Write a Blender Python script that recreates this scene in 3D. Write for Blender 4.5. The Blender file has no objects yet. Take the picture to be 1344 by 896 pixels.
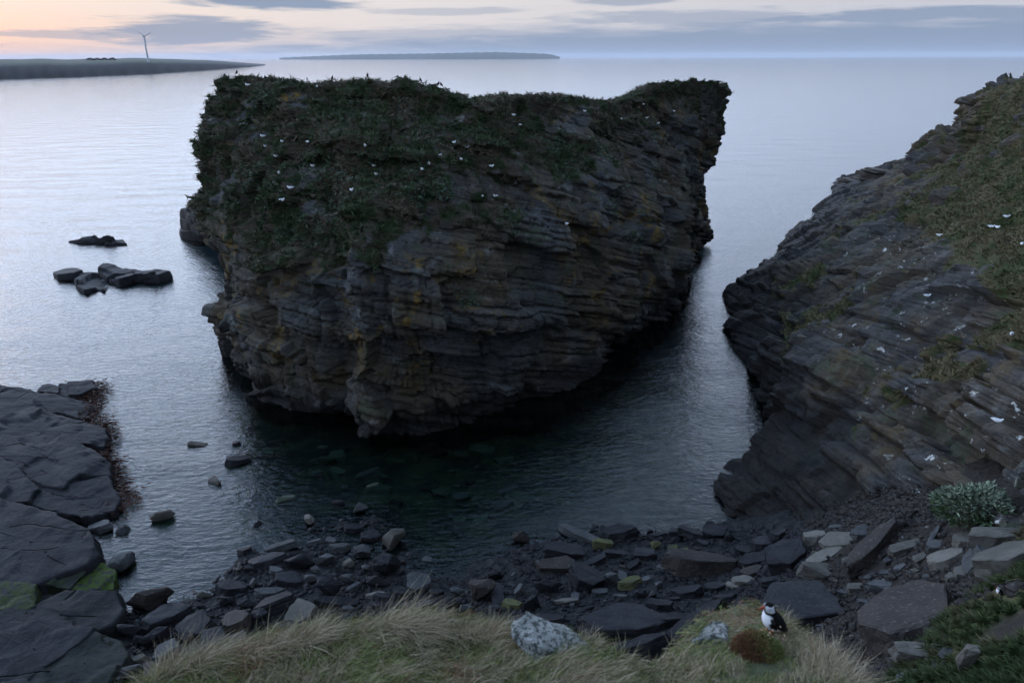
import bpy, bmesh, math, random
import numpy as np
from mathutils import Vector, Matrix, Euler

random.seed(7)
RNG = np.random.default_rng(11)
R = math.radians
scene = bpy.context.scene
C = scene.collection

# ---------------------------------------------------------------- camera
H, PITCH, FPX = 25.0, 22.6, 896.0          # eye height over the sea, degrees down, focal length for a 1344 px wide frame
SP, CP = math.sin(R(PITCH)), math.cos(R(PITCH))
cam_d = bpy.data.cameras.new('camera')
cam_d.sensor_width = 36.0
cam_d.lens = 24.0
cam_d.clip_start = 0.05
cam_d.clip_end = 80000
cam_d.dof.use_dof = True
cam_d.dof.focus_distance = 45.0
cam_d.dof.aperture_fstop = 2.2
cam = bpy.data.objects.new('camera', cam_d)
C.objects.link(cam)
cam.location = (0, 0, H)
cam.rotation_euler = (R(90 - PITCH), R(0.15), 0)
scene.camera = cam

# ---------------------------------------------------------------- sky and sun
HAZE = 3.5e-5
SUN_AZ, SUN_EL = -44.0, 1.6                 # degrees from +Y (negative = left), degrees up


def azel(px, py):
    u, v = (px - 672) / FPX, (py - 448) / FPX
    x, y, z = u, CP - v * SP, -SP - v * CP
    return math.atan2(x, y), math.atan2(z, math.hypot(x, y))


world = bpy.data.worlds.new('World')
scene.world = world
world.use_nodes = True
wt = world.node_tree
wt.nodes.clear()


def nd(tree, kind, **kw):
    n = tree.nodes.new(kind)
    for k, v in kw.items():
        setattr(n, k, v)
    return n


def mth(tree, op, a, b=None, c=None, clamp=False):
    n = tree.nodes.new('ShaderNodeMath')
    n.operation = op
    n.use_clamp = clamp
    for i, v in enumerate((a, b, c)):
        if v is None:
            continue
        if isinstance(v, (int, float)):
            n.inputs[i].default_value = v
        else:
            tree.links.new(v, n.inputs[i])
    return n.outputs[0]


def mixc(tree, fac, a, b, blend='MIX'):
    n = tree.nodes.new('ShaderNodeMix')
    n.data_type = 'RGBA'
    n.blend_type = blend
    n.clamp_factor = True
    for sock, v in ((n.inputs[0], fac), (n.inputs[6], a), (n.inputs[7], b)):
        if isinstance(v, (int, float)):
            sock.default_value = v
        elif isinstance(v, (tuple, list)):
            sock.default_value = (*v[:3], 1)
        else:
            tree.links.new(v, sock)
    return n.outputs[2]


def sstep(tree, x, lo, hi):
    n = tree.nodes.new('ShaderNodeMapRange')
    n.interpolation_type = 'SMOOTHSTEP'
    tree.links.new(x, n.inputs[0])
    n.inputs[1].default_value, n.inputs[2].default_value = lo, hi
    n.inputs[3].default_value, n.inputs[4].default_value = 0, 1
    return n.outputs[0]


def noise(tree, vec, scale, detail=4, rough=0.55, dist=0.0):
    n = tree.nodes.new('ShaderNodeTexNoise')
    n.inputs['Scale'].default_value = scale
    n.inputs['Detail'].default_value = detail
    n.inputs['Roughness'].default_value = rough
    n.inputs['Distortion'].default_value = dist
    tree.links.new(vec, n.inputs['Vector'])
    return n.outputs[0]


sky = nd(wt, 'ShaderNodeTexSky', sky_type='NISHITA')
sky.sun_disc = False
sky.sun_elevation = R(SUN_EL)
sky.sun_rotation = R(SUN_AZ)
sky.altitude = 25
sky.air_density = 1.0
sky.dust_density = 1.6
sky.ozone_density = 2.2
tc = nd(wt, 'ShaderNodeTexCoord')
sep = nd(wt, 'ShaderNodeSeparateXYZ')
wt.links.new(tc.outputs['Generated'], sep.inputs[0])
X, Y, Z = sep.outputs
AZ = mth(wt, 'ARCTAN2', X, Y)
EL = mth(wt, 'ARCSINE', Z)
# thin veil of dusk cloud over the whole dome: brightest above the set sun, blue-grey away from it
near = mth(wt, 'MULTIPLY_ADD', mth(wt, 'COSINE', mth(wt, 'SUBTRACT', AZ, R(SUN_AZ))), 0.5, 0.5)
near2 = mth(wt, 'POWER', near, 2.5)
hor = mixc(wt, near2, (5.0, 5.6, 7.0), (9.6, 8.8, 8.4))
mid_ = mixc(wt, near2, (5.6, 7.3, 10.8), (43.0, 51.0, 66.0))
zen = mixc(wt, near2, (5.4, 7.0, 9.8), (9.0, 14.5, 24.0))
veil = mixc(wt, sstep(wt, Z, 0.06, 0.24), hor, mid_)
veil = mixc(wt, sstep(wt, Z, 0.22, 0.75), veil, zen)
glow = mth(wt, 'MULTIPLY', mth(wt, 'POWER', near, 26.0), mth(wt, 'SUBTRACT', 1.0, sstep(wt, Z, 0.0, 0.085)))
veil = mixc(wt, mth(wt, 'MULTIPLY', glow, 0.75), veil, (9.8, 5.9, 3.6))
base = mixc(wt, 0.12, veil, mixc(wt, 1.0, sky.outputs[0], (2.0, 2.0, 2.0), 'MULTIPLY'))
cmb = nd(wt, 'ShaderNodeCombineXYZ')
wt.links.new(mth(wt, 'MULTIPLY', AZ, 3.0), cmb.inputs[0])
wt.links.new(mth(wt, 'MULTIPLY', EL, 30.0), cmb.inputs[1])
nz = noise(wt, cmb.outputs[0], 3.0, 5, 0.62, 0.3)
nzc = mth(wt, 'SUBTRACT', nz, 0.5)
mask = None
#          px   py   half-w half-h  strength, raggedness
CLOUDS = [(365, 1, 85, 9, .9, 2.2), (245, 41, 105, 15, .8, 2.2), (115, 45, 80, 5, .5, 2.2), (1330, 72, 960, 37, .88, .9),
          (1190, 22, 170, 7, .8, 2.4), (930, 24, 170, 9, .55, 2.4), (620, 46, 200, 8, .5, 2.2), (810, 3, 60, 5, .6, 2.2),
          (590, 15, 90, 4, .4, 2.2)]
for (px, py, hw, hh, st, rg) in CLOUDS:
    a0, e0 = azel(px, py)
    sa, se = hw / FPX, hh / FPX
    da = mth(wt, 'DIVIDE', mth(wt, 'SUBTRACT', AZ, a0), sa)
    de = mth(wt, 'DIVIDE', mth(wt, 'SUBTRACT', EL, e0), se)
    r2 = mth(wt, 'ADD', mth(wt, 'MULTIPLY', da, da), mth(wt, 'MULTIPLY', de, de))
    r = mth(wt, 'ADD', mth(wt, 'SQRT', r2), mth(wt, 'MULTIPLY', nzc, rg))
    m = mth(wt, 'MULTIPLY', mth(wt, 'SUBTRACT', 1.0, sstep(wt, r, 0.6, 1.25)), st)
    mask = m if mask is None else mth(wt, 'MAXIMUM', mask, m)
final = mixc(wt, mask, base, (2.2, 3.0, 4.4))
bg = nd(wt, 'ShaderNodeBackground')
wt.links.new(final, bg.inputs[0])
bg.inputs[1].default_value = 0.1
wo = nd(wt, 'ShaderNodeOutputWorld')
wt.links.new(bg.outputs[0], wo.inputs[0])

sun_d = bpy.data.lights.new('sun', 'SUN')
sun_d.energy = 0.10
sun_d.color = (1.0, 0.72, 0.5)
sun_d.angle = R(12)
sun = bpy.data.objects.new('sun', sun_d)
C.objects.link(sun)
sd = Vector((math.sin(R(SUN_AZ)) * math.cos(R(4)), math.cos(R(SUN_AZ)) * math.cos(R(4)), math.sin(R(4))))
sun.rotation_euler = sd.to_track_quat('Z', 'Y').to_euler()

scene.view_settings.view_transform = 'Standard'
scene.view_settings.look = 'None'
scene.view_settings.exposure = 0.0
scene.view_settings.gamma = 1.0
scene.cycles.max_bounces = 4
scene.cycles.adaptive_threshold = 0.02
scene.cycles.transparent_max_bounces = 8
scene.cycles.caustics_reflective = False
scene.cycles.caustics_refractive = False

# ================================================================ helpers


def P(px, py, d):
    """point seen at photo pixel (px, py) at optical depth d"""
    u, v = (px - 672) / FPX, (py - 448) / FPX
    return (u * d, d * (CP - v * SP), H - d * (SP + v * CP))


def Pz(px, py, z):
    v = (py - 448) / FPX
    return P(px, py, (H - z) / (SP + v * CP))


def Py(px, py, y):
    v = (py - 448) / FPX
    return P(px, py, y / (CP - v * SP))


def hsh(*ks):
    h = np.zeros(np.broadcast(*ks).shape, dtype=np.uint32) + np.uint32(2166136261)
    for i, k in enumerate(ks):
        h = (h ^ (np.asarray(k).astype(np.int64).astype(np.uint32) + np.uint32(0x9E3779B9 + i * 7919 & 0xffffffff))) * np.uint32(16777619)
        h ^= h >> np.uint32(15)
        h *= np.uint32(2246822519)
        h ^= h >> np.uint32(13)
    return (h & np.uint32(0xffffff)).astype(np.float64) / float(0x1000000)


def vnoise(x, y, z, seed=0):
    xi, yi, zi = np.floor(x), np.floor(y), np.floor(z)
    fx, fy, fz = x - xi, y - yi, z - zi
    fx, fy, fz = [f * f * (3 - 2 * f) for f in (fx, fy, fz)]
    out = 0
    for dx in (0, 1):
        for dy in (0, 1):
            for dz in (0, 1):
                w = (fx if dx else 1 - fx) * (fy if dy else 1 - fy) * (fz if dz else 1 - fz)
                out = out + w * hsh(xi + dx, yi + dy, zi + dz, np.full_like(xi, seed))
    return out * 2 - 1


def fbm(x, y, z, octv=4, seed=0, gain=0.5):
    a, s, n = 1.0, 0, 0
    for i in range(octv):
        s = s + a * vnoise(x, y, z, seed + i * 17)
        n += a
        a *= gain
        x, y, z = x * 2.03 + 5.1, y * 2.03 + 1.7, z * 2.03 + 9.2
    return s / n


def smooth(x, a, b):
    t = np.clip((x - a) / (b - a), 0, 1)
    return t * t * (3 - 2 * t)


def np_mesh(name, verts, faces, mat=None, parent=None, attrs=None, flat=True):
    """faces: (n, k) int array, all of the same size"""
    me = bpy.data.meshes.new(name)
    verts = np.asarray(verts, dtype=np.float32).reshape(-1, 3)
    faces = np.asarray(faces, dtype=np.int32)
    n, k = faces.shape
    me.vertices.add(len(verts))
    me.vertices.foreach_set('co', verts.ravel())
    me.loops.add(n * k)
    me.loops.foreach_set('vertex_index', faces.ravel())
    me.polygons.add(n)
    me.polygons.foreach_set('loop_start', np.arange(0, n * k, k, dtype=np.int32))
    me.update(calc_edges=True)
    if not flat:
        me.polygons.foreach_set('use_smooth', np.ones(n, dtype=bool))
    for an, arr in (attrs or {}).items():
        arr = np.asarray(arr, dtype=np.float32)
        if arr.ndim == 1:
            at = me.attributes.new(an, 'FLOAT', 'POINT')
            at.data.foreach_set('value', arr)
        else:
            at = me.attributes.new(an, 'FLOAT_COLOR', 'POINT')
            a4 = np.ones((len(arr), 4), dtype=np.float32)
            a4[:, :3] = arr
            at.data.foreach_set('color', a4.ravel())
    o = bpy.data.objects.new(name, me)
    C.objects.link(o)
    if mat:
        me.materials.append(mat)
    if parent:
        o.parent = parent
    return o


def grid_faces(nr, nc, wrap=False):
    r = np.arange(nr - 1)[:, None]
    c = np.arange(nc if wrap else nc - 1)[None, :]
    c1 = (c + 1) % nc
    f = np.stack([r * nc + c, r * nc + c1, (r + 1) * nc + c1, (r + 1) * nc + c], axis=-1)
    return f.reshape(-1, 4)


def tag(o, label=None, cat=None, group=None, kind=None):
    if label: o['label'] = label
    if cat: o['category'] = cat
    if group: o['group'] = group
    if kind: o['kind'] = kind
    return o


def empty(name, loc=(0, 0, 0), rz=0):
    o = bpy.data.objects.new(name, None)
    C.objects.link(o)
    o.location = loc
    o.rotation_euler = (0, 0, rz)
    return o


def cr_axis0(A, ns):
    """Catmull-Rom upsampling of A (n, ...) with ns[i] steps in interval i"""
    n = len(A)
    out = []
    for i in range(n - 1):
        p1, p2 = A[i], A[i + 1]
        p0 = A[i - 1] if i > 0 else 2 * p1 - p2
        p3 = A[i + 2] if i + 2 < n else 2 * p2 - p1
        for t in np.arange(ns[i]) / ns[i]:
            out.append(0.5 * (2 * p1 + (p2 - p0) * t + (2 * p0 - 5 * p1 + 4 * p2 - p3) * t * t + (3 * p1 - p0 - 3 * p2 + p3) * t ** 3))
    out.append(A[-1])
    return np.array(out)


# ---- layered rock: displacement by beds and joints
DIP = np.array([0.21, 0.22, 1.0])


def strata_coord(p):
    x, y, z = p[..., 0], p[..., 1], p[..., 2]
    return z + DIP[0] * x + DIP[1] * (y - 50) + 0.35 * fbm(x * .05, y * .05, z * .05, 2, 5)


def facets(p, cell, seed):
    """broken rock: every cell is a plane with its own tilt"""
    q = p / cell
    b0 = np.floor(q - .5)
    best = np.full(q.shape[:-1], 1e9)
    val = np.zeros(q.shape[:-1])
    for i in (0, 1):
        for j in (0, 1):
            for k in (0, 1):
                c = b0 + np.array([i, j, k])
                h = [hsh(c[..., 0], c[..., 1], c[..., 2], np.full(q.shape[:-1], seed + m_)) for m_ in range(6)]
                dx = [q[..., m_] - (c[..., m_] + .5 + .7 * (h[m_] - .5)) for m_ in range(3)]
                dd = dx[0] ** 2 + dx[1] ** 2 + dx[2] ** 2
                v = (h[3] - .5) + 1.1 * ((h[4] - .5) * (dx[0] + dx[1]) + (h[5] - .5) * dx[2])
                val = np.where(dd < best, v, val)
                best = np.minimum(dd, best)
    return val


def strata_disp(p, t, levels, seed=0):
    """outward offset of bedded, jointed rock: each bed is cut into blocks that stand proud or have fallen out"""
    x, y, z = p[..., 0], p[..., 1], p[..., 2]
    s = strata_coord(p)
    tw = t + 0.35 * fbm(x * .4, y * .4, z * .4, 2, seed + 3)
    fault = np.floor((t + 0.5 * z + 2.0 * fbm(x * .1, y * .1, z * .1, 2, seed + 8)) / 5.3)
    s = s + 0.9 * hsh(fault, np.full_like(fault, seed + 1))
    rough = smooth(fbm(x * .17, y * .17, z * .25, 3, seed + 30), -.35, .25)      # broken patches and clean faces
    d = np.zeros_like(s)
    rng = np.random.default_rng(seed)
    for li, (th, amp, bl, gr) in enumerate(levels):
        thick = th * np.clip(rng.lognormal(-.2, .75, 3000), .2, 4)
        bounds = np.cumsum(thick) - 60
        idx = np.clip(np.searchsorted(bounds, s), 1, 2999)
        f = (s - bounds[idx - 1])
        g = bounds[idx] - s
        rr = rng.random(3000)
        L = bl * (0.5 + 1.4 * rr[idx])
        q = tw / L + rr[idx] * 97.3
        bi = np.floor(q)
        bf = q - bi
        hb = hsh(idx, bi, np.full_like(bi, seed))
        tilt = (hsh(idx, bi, np.full_like(bi, seed + 5)) - .5) * (bf - .5) * 0.7
        lay = rng.random(3000)[idx] - 0.5
        k = 1.0 if li < 2 else (0.18 + 0.9 * rough)
        d += amp * k * (1.0 * (hb - .5) + tilt + 0.35 * lay)
        ef = np.minimum(f, g)
        ej = np.minimum(bf, 1 - bf) * L
        d -= gr * k * np.exp(-(ef / (0.06 * th + .03)) ** 2) * (lay > -.25)
        d -= gr * 1.2 * np.exp(-(ej / (0.05 * th + .04)) ** 2) * (hb > 0.4)
    d += 1.3 * facets(p * np.array([1, 1, 1.25]), 4.6, seed + 60) + .30 * facets(p, 1.7, seed + 70)
    return d, strata_coord(p)


# ================================================================ materials
def new_mat(name):
    m = bpy.data.materials.new(name)
    m.use_nodes = True
    t = m.node_tree
    t.nodes.clear()
    out = nd(t, 'ShaderNodeOutputMaterial')
    b = nd(t, 'ShaderNodeBsdfPrincipled')
    t.links.new(b.outputs[0], out.inputs[0])
    return m, t, b, out


def attr(t, name, colour=False):
    n = nd(t, 'ShaderNodeAttribute', attribute_name=name)
    return n.outputs['Color'] if colour else n.outputs['Fac']


def objpos(t, rnd=False):
    tc = nd(t, 'ShaderNodeTexCoord')
    v = tc.outputs['Object']
    if rnd:
        oi = nd(t, 'ShaderNodeObjectInfo')
        a = nd(t, 'ShaderNodeVectorMath', operation='ADD')
        t.links.new(v, a.inputs[0])
        mm = nd(t, 'ShaderNodeVectorMath', operation='SCALE')
        mm.inputs[0].default_value = (37.0, 71.0, 13.0)
        t.links.new(oi.outputs['Random'], mm.inputs['Scale'])
        t.links.new(mm.outputs[0], a.inputs[1])
        v = a.outputs[0]
    return v


def bump(t, b, height, strength, dist):
    n = nd(t, 'ShaderNodeBump')
    n.inputs['Strength'].default_value = strength
    n.inputs['Distance'].default_value = dist
    t.links.new(height, n.inputs['Height'])
    t.links.new(n.outputs[0], b.inputs['Normal'])


def cliff_material(name, cool, warm, dark, ochre, pale, turf_a, turf_b, wet_z):
    m, t, b, _ = new_mat(name)
    pos = objpos(t)
    s = attr(t, 'strata')
    veg = attr(t, 'veg')
    sp = nd(t, 'ShaderNodeSeparateXYZ')
    t.links.new(pos, sp.inputs[0])
    cv = nd(t, 'ShaderNodeCombineXYZ')
    t.links.new(mth(t, 'MULTIPLY', sp.outputs[0], .22), cv.inputs[0])
    t.links.new(mth(t, 'MULTIPLY', sp.outputs[1], .22), cv.inputs[1])
    t.links.new(mth(t, 'MULTIPLY', s, 3.2), cv.inputs[2])
    beds = noise(t, cv.outputs[0], 1.6, 6, 0.65)
    big = noise(t, pos, 0.16, 4, 0.6)
    med = noise(t, pos, 0.7, 5, 0.6)
    fine = noise(t, pos, 5.0, 5, 0.65)
    col = mixc(t, sstep(t, big, 0.38, 0.62), cool, warm)
    col = mixc(t, mth(t, 'MULTIPLY', sstep(t, beds, 0.45, 0.72), 0.8), col, dark)
    col = mixc(t, mth(t, 'MULTIPLY', sstep(t, med, 0.56, 0.72), 0.55), col, pale)
    col = mixc(t, mth(t, 'MULTIPLY', sstep(t, fine, 0.35, 0.7), 0.35), col, dark)
    lm = mth(t, 'MULTIPLY', sstep(t, noise(t, pos, 0.33, 5, 0.62, 0.4), 0.53, 0.62), sstep(t, noise(t, pos, 2.2, 4, .6), 0.35, 0.6))
    col = mixc(t, mth(t, 'MULTIPLY', lm, attr(t, 'lichen')), col, ochre)
    col = mixc(t, mth(t, 'MULTIPLY', sstep(t, noise(t, pos, 0.45, 4, 0.65, 0.3), 0.56, 0.66), 0.55), col, (0.06, 0.072, 0.045))
    gu = mth(t, 'MULTIPLY', sstep(t, noise(t, pos, 1.1, 5, 0.7, 0.5), 0.61, 0.68), attr(t, 'guano'))
    col = mixc(t, gu, col, (0.55, 0.54, 0.5))
    zn = mth(t, 'ADD', sp.outputs[2], mth(t, 'MULTIPLY', mth(t, 'SUBTRACT', med, 0.5), 5.0))
    wet = mth(t, 'SUBTRACT', 1.0, sstep(t, zn, wet_z * .4, wet_z))
    col = mixc(t, mth(t, 'MULTIPLY', wet, 0.85), col, (0.011, 0.0105, 0.0115))
    tcol = mixc(t, sstep(t, noise(t, pos, 0.8, 5, 0.65), 0.4, 0.62), turf_a, turf_b)
    vm = sstep(t, mth(t, 'ADD', veg, mth(t, 'MULTIPLY', mth(t, 'SUBTRACT', fine, 0.5), 0.6)), 0.42, 0.58)
    col = mixc(t, vm, col, tcol)
    t.links.new(col, b.inputs['Base Color'])
    b.inputs['Roughness'].default_value = 0.85
    t.links.new(mth(t, 'SUBTRACT', 0.9, mth(t, 'MULTIPLY', wet, 0.25)), b.inputs['Roughness'])
    b.inputs['Specular IOR Level'].default_value = 0.10
    hb = mth(t, 'ADD', mth(t, 'MULTIPLY', beds, 1.0), mth(t, 'MULTIPLY', fine, 0.5))
    bump(t, b, hb, 1.0, 0.22)
    return m


M = {}
M['stack'] = cliff_material('stack_rock', (0.070, 0.072, 0.071), (0.078, 0.062, 0.042), (0.013, 0.013, 0.013), (0.165, 0.105, 0.024),
                            (0.185, 0.19, 0.185), (0.020, 0.030, 0.013), (0.056, 0.044, 0.032), 2.6)
M['cliff'] = cliff_material('headland_rock', (0.070, 0.066, 0.064), (0.088, 0.069, 0.049), (0.013, 0.012, 0.012), (0.11, 0.08, 0.035),
                            (0.16, 0.15, 0.14), (0.035, 0.044, 0.016), (0.09, 0.072, 0.038), 7.5)


def boulder_material(name, a, b_, sp_col, spots=0.3, rough=0.75, sc=1.0, thr=.56):
    m, t, b, _ = new_mat(name)
    geo = nd(t, 'ShaderNodeNewGeometry')
    pos = geo.outputs['Position']
    n1 = noise(t, pos, 1.3 * sc, 5, 0.6)
    n2 = noise(t, pos, 9 * sc, 5, 0.65)
    col = mixc(t, sstep(t, n1, 0.35, 0.65), a, b_)
    oi = nd(t, 'ShaderNodeObjectInfo')
    col = mixc(t, 0.35, col, mixc(t, oi.outputs['Random'], [c * .45 for c in a], [c * 1.5 for c in b_]))
    sm = mth(t, 'MULTIPLY', sstep(t, n2, thr, thr + .1), spots)
    col = mixc(t, sm, col, sp_col)
    t.links.new(col, b.inputs['Base Color'])
    b.inputs['Roughness'].default_value = rough
    b.inputs['Specular IOR Level'].default_value = 0.12
    cv = nd(t, 'ShaderNodeMapping')
    cv.inputs['Scale'].default_value = (1, 1, 5)
    t.links.new(pos, cv.inputs[0])
    bd = noise(t, cv.outputs[0], 3.0 * sc, 5, 0.65)
    bump(t, b, mth(t, 'ADD', mth(t, 'MULTIPLY', n2, 0.5), bd), 0.8, 0.05)
    return m


M['dark'] = boulder_material('dark_wet_rock', (0.010, 0.010, 0.012), (0.021, 0.0205, 0.023), (0.09, 0.09, 0.09), 0.22, 0.5)
M['brown'] = boulder_material('brown_rock', (0.022, 0.019, 0.018), (0.040, 0.033, 0.029), (0.2, 0.19, 0.18), 0.3, 0.65)
M['mid'] = boulder_material('grey_rock', (0.034, 0.036, 0.038), (0.068, 0.068, 0.068), (0.16, 0.16, 0.15), 0.3, 0.7)
M['pale'] = boulder_material('pale_rock', (0.075, 0.070, 0.061), (0.13, 0.12, 0.104), (0.05, 0.045, 0.035), 0.6, 0.85)
M['olive'] = boulder_material('olive_algae_rock', (0.05, 0.05, 0.032), (0.085, 0.085, 0.035), (0.03, 0.03, 0.025), 0.6, 0.8)
M['white'] = boulder_material('white_lichen_rock', (0.30, 0.30, 0.285), (0.11, 0.115, 0.105), (0.035, 0.04, 0.035), 0.9, 0.9, 3.0, thr=.47)
M['green'] = boulder_material('submerged_rock', (0.05, 0.065, 0.05), (0.08, 0.095, 0.07), (0.03, 0.04, 0.03), 0.5, 0.8)


# ================================================================ sea
m, t, b, out = new_mat('sea_water')
t.nodes.remove(b)
geo = nd(t, 'ShaderNodeNewGeometry')
mp = nd(t, 'ShaderNodeMapping')
mp.inputs['Rotation'].default_value = (0, 0, R(-20))
mp.inputs['Scale'].default_value = (0.75, 1.6, 1)
t.links.new(geo.outputs['Position'], mp.inputs[0])
w1 = noise(t, mp.outputs[0], 1.7, 4, 0.62, 0.3)
w3 = noise(t, mp.outputs[0], 0.09, 2, 0.5)
hgt = mth(t, 'ADD', mth(t, 'MULTIPLY', w1, 0.24), mth(t, 'MULTIPLY', w3, 0.9))
bn = nd(t, 'ShaderNodeBump')
bn.inputs['Strength'].default_value = 1.0
bn.inputs['Distance'].default_value = 0.30
t.links.new(hgt, bn.inputs['Height'])
fr = nd(t, 'ShaderNodeFresnel')
fr.inputs['IOR'].default_value = 1.34
t.links.new(bn.outputs[0], fr.inputs['Normal'])
gl = nd(t, 'ShaderNodeBsdfGlossy')
gl.inputs['Color'].default_value = (1, 1, 1, 1)
gl.inputs['Roughness'].default_value = 0.06
t.links.new(bn.outputs[0], gl.inputs['Normal'])
tr = nd(t, 'ShaderNodeBsdfTransparent')
tr.inputs['Color'].default_value = (0.42, 0.58, 0.55, 1)
mx = nd(t, 'ShaderNodeMixShader')
t.links.new(fr.outputs[0], mx.inputs[0])
t.links.new(tr.outputs[0], mx.inputs[1])
t.links.new(gl.outputs[0], mx.inputs[2])
t.links.new(mx.outputs[0], out.inputs[0])
M['sea'] = m
SEA_R = 38000
sea = np_mesh('sea', [(-SEA_R, -60, 0), (SEA_R, -60, 0), (SEA_R, SEA_R, 0), (-SEA_R, SEA_R, 0)], [(0, 1, 2, 3)], M['sea'])
tag(sea, kind='structure')
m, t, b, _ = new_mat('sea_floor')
b.inputs['Base Color'].default_value = (0.012, 0.026, 0.038, 1)  # dark blue stands in for light absorbed and scattered in the deep water
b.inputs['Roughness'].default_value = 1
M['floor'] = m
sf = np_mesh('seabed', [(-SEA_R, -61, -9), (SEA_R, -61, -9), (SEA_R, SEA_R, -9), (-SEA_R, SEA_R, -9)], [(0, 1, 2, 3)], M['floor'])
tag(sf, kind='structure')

# ================================================================ sea stack
#     base pixel (z = 0)  crest pixel, crest y,  profile kind (0 left/front, 1 right)
COLS = [((283, 455), (284, 108), 64, 0.0), ((330, 503), (328, 102), 63, 0.0), ((398, 546), (392, 111), 60, 0.0),
        ((462, 551), (436, 109), 58, 0.0), ((490, 573), (480, 107), 57, 0.0), ((560, 566), (552, 110), 57, 0.1),
        ((640, 552), (630, 133), 58, 0.3), ((722, 512), (692, 128), 62, 0.6), ((815, 470), (766, 130), 68, 0.8),
        ((850, 440), (808, 137), 73, 0.9), ((888, 408), (856, 113), 79, 1.0), ((901, 356), (905, 107), 86, 1.0),
        ((905, 335), (940, 110), 90, 1.0)]
Bs, Cs, Ks = [], [], []
for (bp, cp, y, k) in COLS:
    Bs.append(Pz(*bp, 0)[:2])
    Cs.append(Py(*cp, y))
    Ks.append(k)
for (bx, by, cx, cy, cz) in [(27, 99, 27, 97, 21), (12, 104, 11, 100, 16), (-8, 92, -7, 87, 16), (-22, 78, -21, 75, 20.5)]:
    Bs.append((bx, by)); Cs.append((cx, cy, cz)); Ks.append(0.5)
ncol = len(Bs)
ctrl = np.array([[*Bs[i], *Cs[i], Ks[i]] for i in range(ncol)])
ext = np.concatenate([ctrl[-2:], ctrl, ctrl[:3]])
ns = []
for i in range(len(ext) - 1):
    L = np.hypot(*(ext[i + 1, :2] - ext[i, :2]))
    j = i - 2
    ns.append(max(4, int(L / (0.105 if -1 <= j <= 12 else 0.6))))
up = cr_axis0(ext, ns)
start, end = sum(ns[:2]), sum(ns[:2 + ncol])
up = up[start:end]
nc = len(up)
tcoord = np.concatenate([[0], np.cumsum(np.hypot(np.diff(up[:, 0]), np.diff(up[:, 1])))])
NR = 245
vv = np.linspace(0, 1, NR)[:, None]
ztop = up[:, 4][None, :]
z0 = -3.0
zz = z0 + (ztop - z0) * vv
fz = np.clip(zz / ztop, 0, 1)
wl = np.interp(fz, [0, .25, .5, .62, .8, .92, 1], [0, -.06, -.02, .14, .52, .82, 1])
wr = np.interp(fz, [0, .25, .5, .7, .85, 1], [0, .04, .22, .5, .78, 1])
k = up[:, 5][None, :]
w = wl * (1 - k) + wr * k
px_ = up[:, 0][None] * (1 - w) + up[:, 2][None] * w
py_ = up[:, 1][None] * (1 - w) + up[:, 3][None] * w
pts = np.stack([px_, py_, zz], -1)
# outward normals from the smoothed base contour
ker = 31
mid = np.stack([px_.mean(0), py_.mean(0)], -1)
pad = np.concatenate([mid[-ker:], mid, mid[:ker]])
tan = pad[2 * ker:] - pad[:-2 * ker]
tan /= np.linalg.norm(tan, axis=1, keepdims=True)
nrm = np.stack([tan[:, 1], -tan[:, 0]], -1)
cen = mid.mean(0)
if ((mid - cen) * nrm).sum() < 0:
    nrm = -nrm
tt = np.broadcast_to(tcoord[None], zz.shape)
d, s = strata_disp(pts, tt, [(5.0, 1.2, 8.0, .22), (1.8, 1.0, 4.5, .25), (0.7, 0.40, 2.6, .18), (0.28, 0.15, 1.5, .10)], 3)
big = fbm(pts[..., 0] * .16, pts[..., 1] * .16, pts[..., 2] * .13, 3, 40)
d = d + 0.9 * big
d -= 0.3 * smooth(zz, 2.2, 0.0) * (0.6 + 0.8 * vnoise(tt * .15, zz * 0, zz * 0, 9))
lft = np.exp(-((np.broadcast_to(up[:, 0][None], zz.shape) + 29) / 6.0) ** 2) * (np.broadcast_to(up[:, 1][None], zz.shape) < 76)
d -= lft * (2.8 * np.exp(-((zz - 8.5) / 5.0) ** 2) - 0.1 * np.exp(-((zz - 16.5) / 3.5) ** 2))          # undercut at the waterline
edge = smooth(fz, 0.93, 1.0)
d = d * (1 - 0.75 * edge)
pts[..., 0] += nrm[None, :, 0] * d
pts[..., 1] += nrm[None, :, 1] * d
pts[..., 2] += 0.25 * edge * fbm(pts[..., 0] * .8, pts[..., 1] * .8, zz * 0, 4, 70) + 0.12 * fbm(pts[..., 0] * 2, pts[..., 1] * 2, zz * 2, 2, 71)
# cap
NCAP = 26
a_, b_2 = np.array([-14., 72.]), np.array([16., 91.])
rim = pts[-1]
ab = b_2 - a_
tp = np.clip(((rim[:, :2] - a_) @ ab) / (ab @ ab), 0, 1)
spine = a_ + tp[:, None] * ab
q = (np.linspace(0, 1, NCAP + 1)[1:] ** 1.4)[:, None]
cx = rim[None, :, 0] * (1 - q) + spine[None, :, 0] * q
cy = rim[None, :, 1] * (1 - q) + spine[None, :, 1] * q
rz_ = rim[:, 2]
cz = rz_[None] * (1 - q) + (np.minimum(rz_, 21.5 - 2.0 * tp) - 2.2)[None] * q + 0.3 * smooth(q, 0, .15) * (1 - q)
cz = cz + 0.35 * fbm(cx * .7, cy * .7, cx * 0, 4, 90)
cap = np.stack([cx, cy, cz], -1)
allp = np.concatenate([pts, cap])
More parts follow.
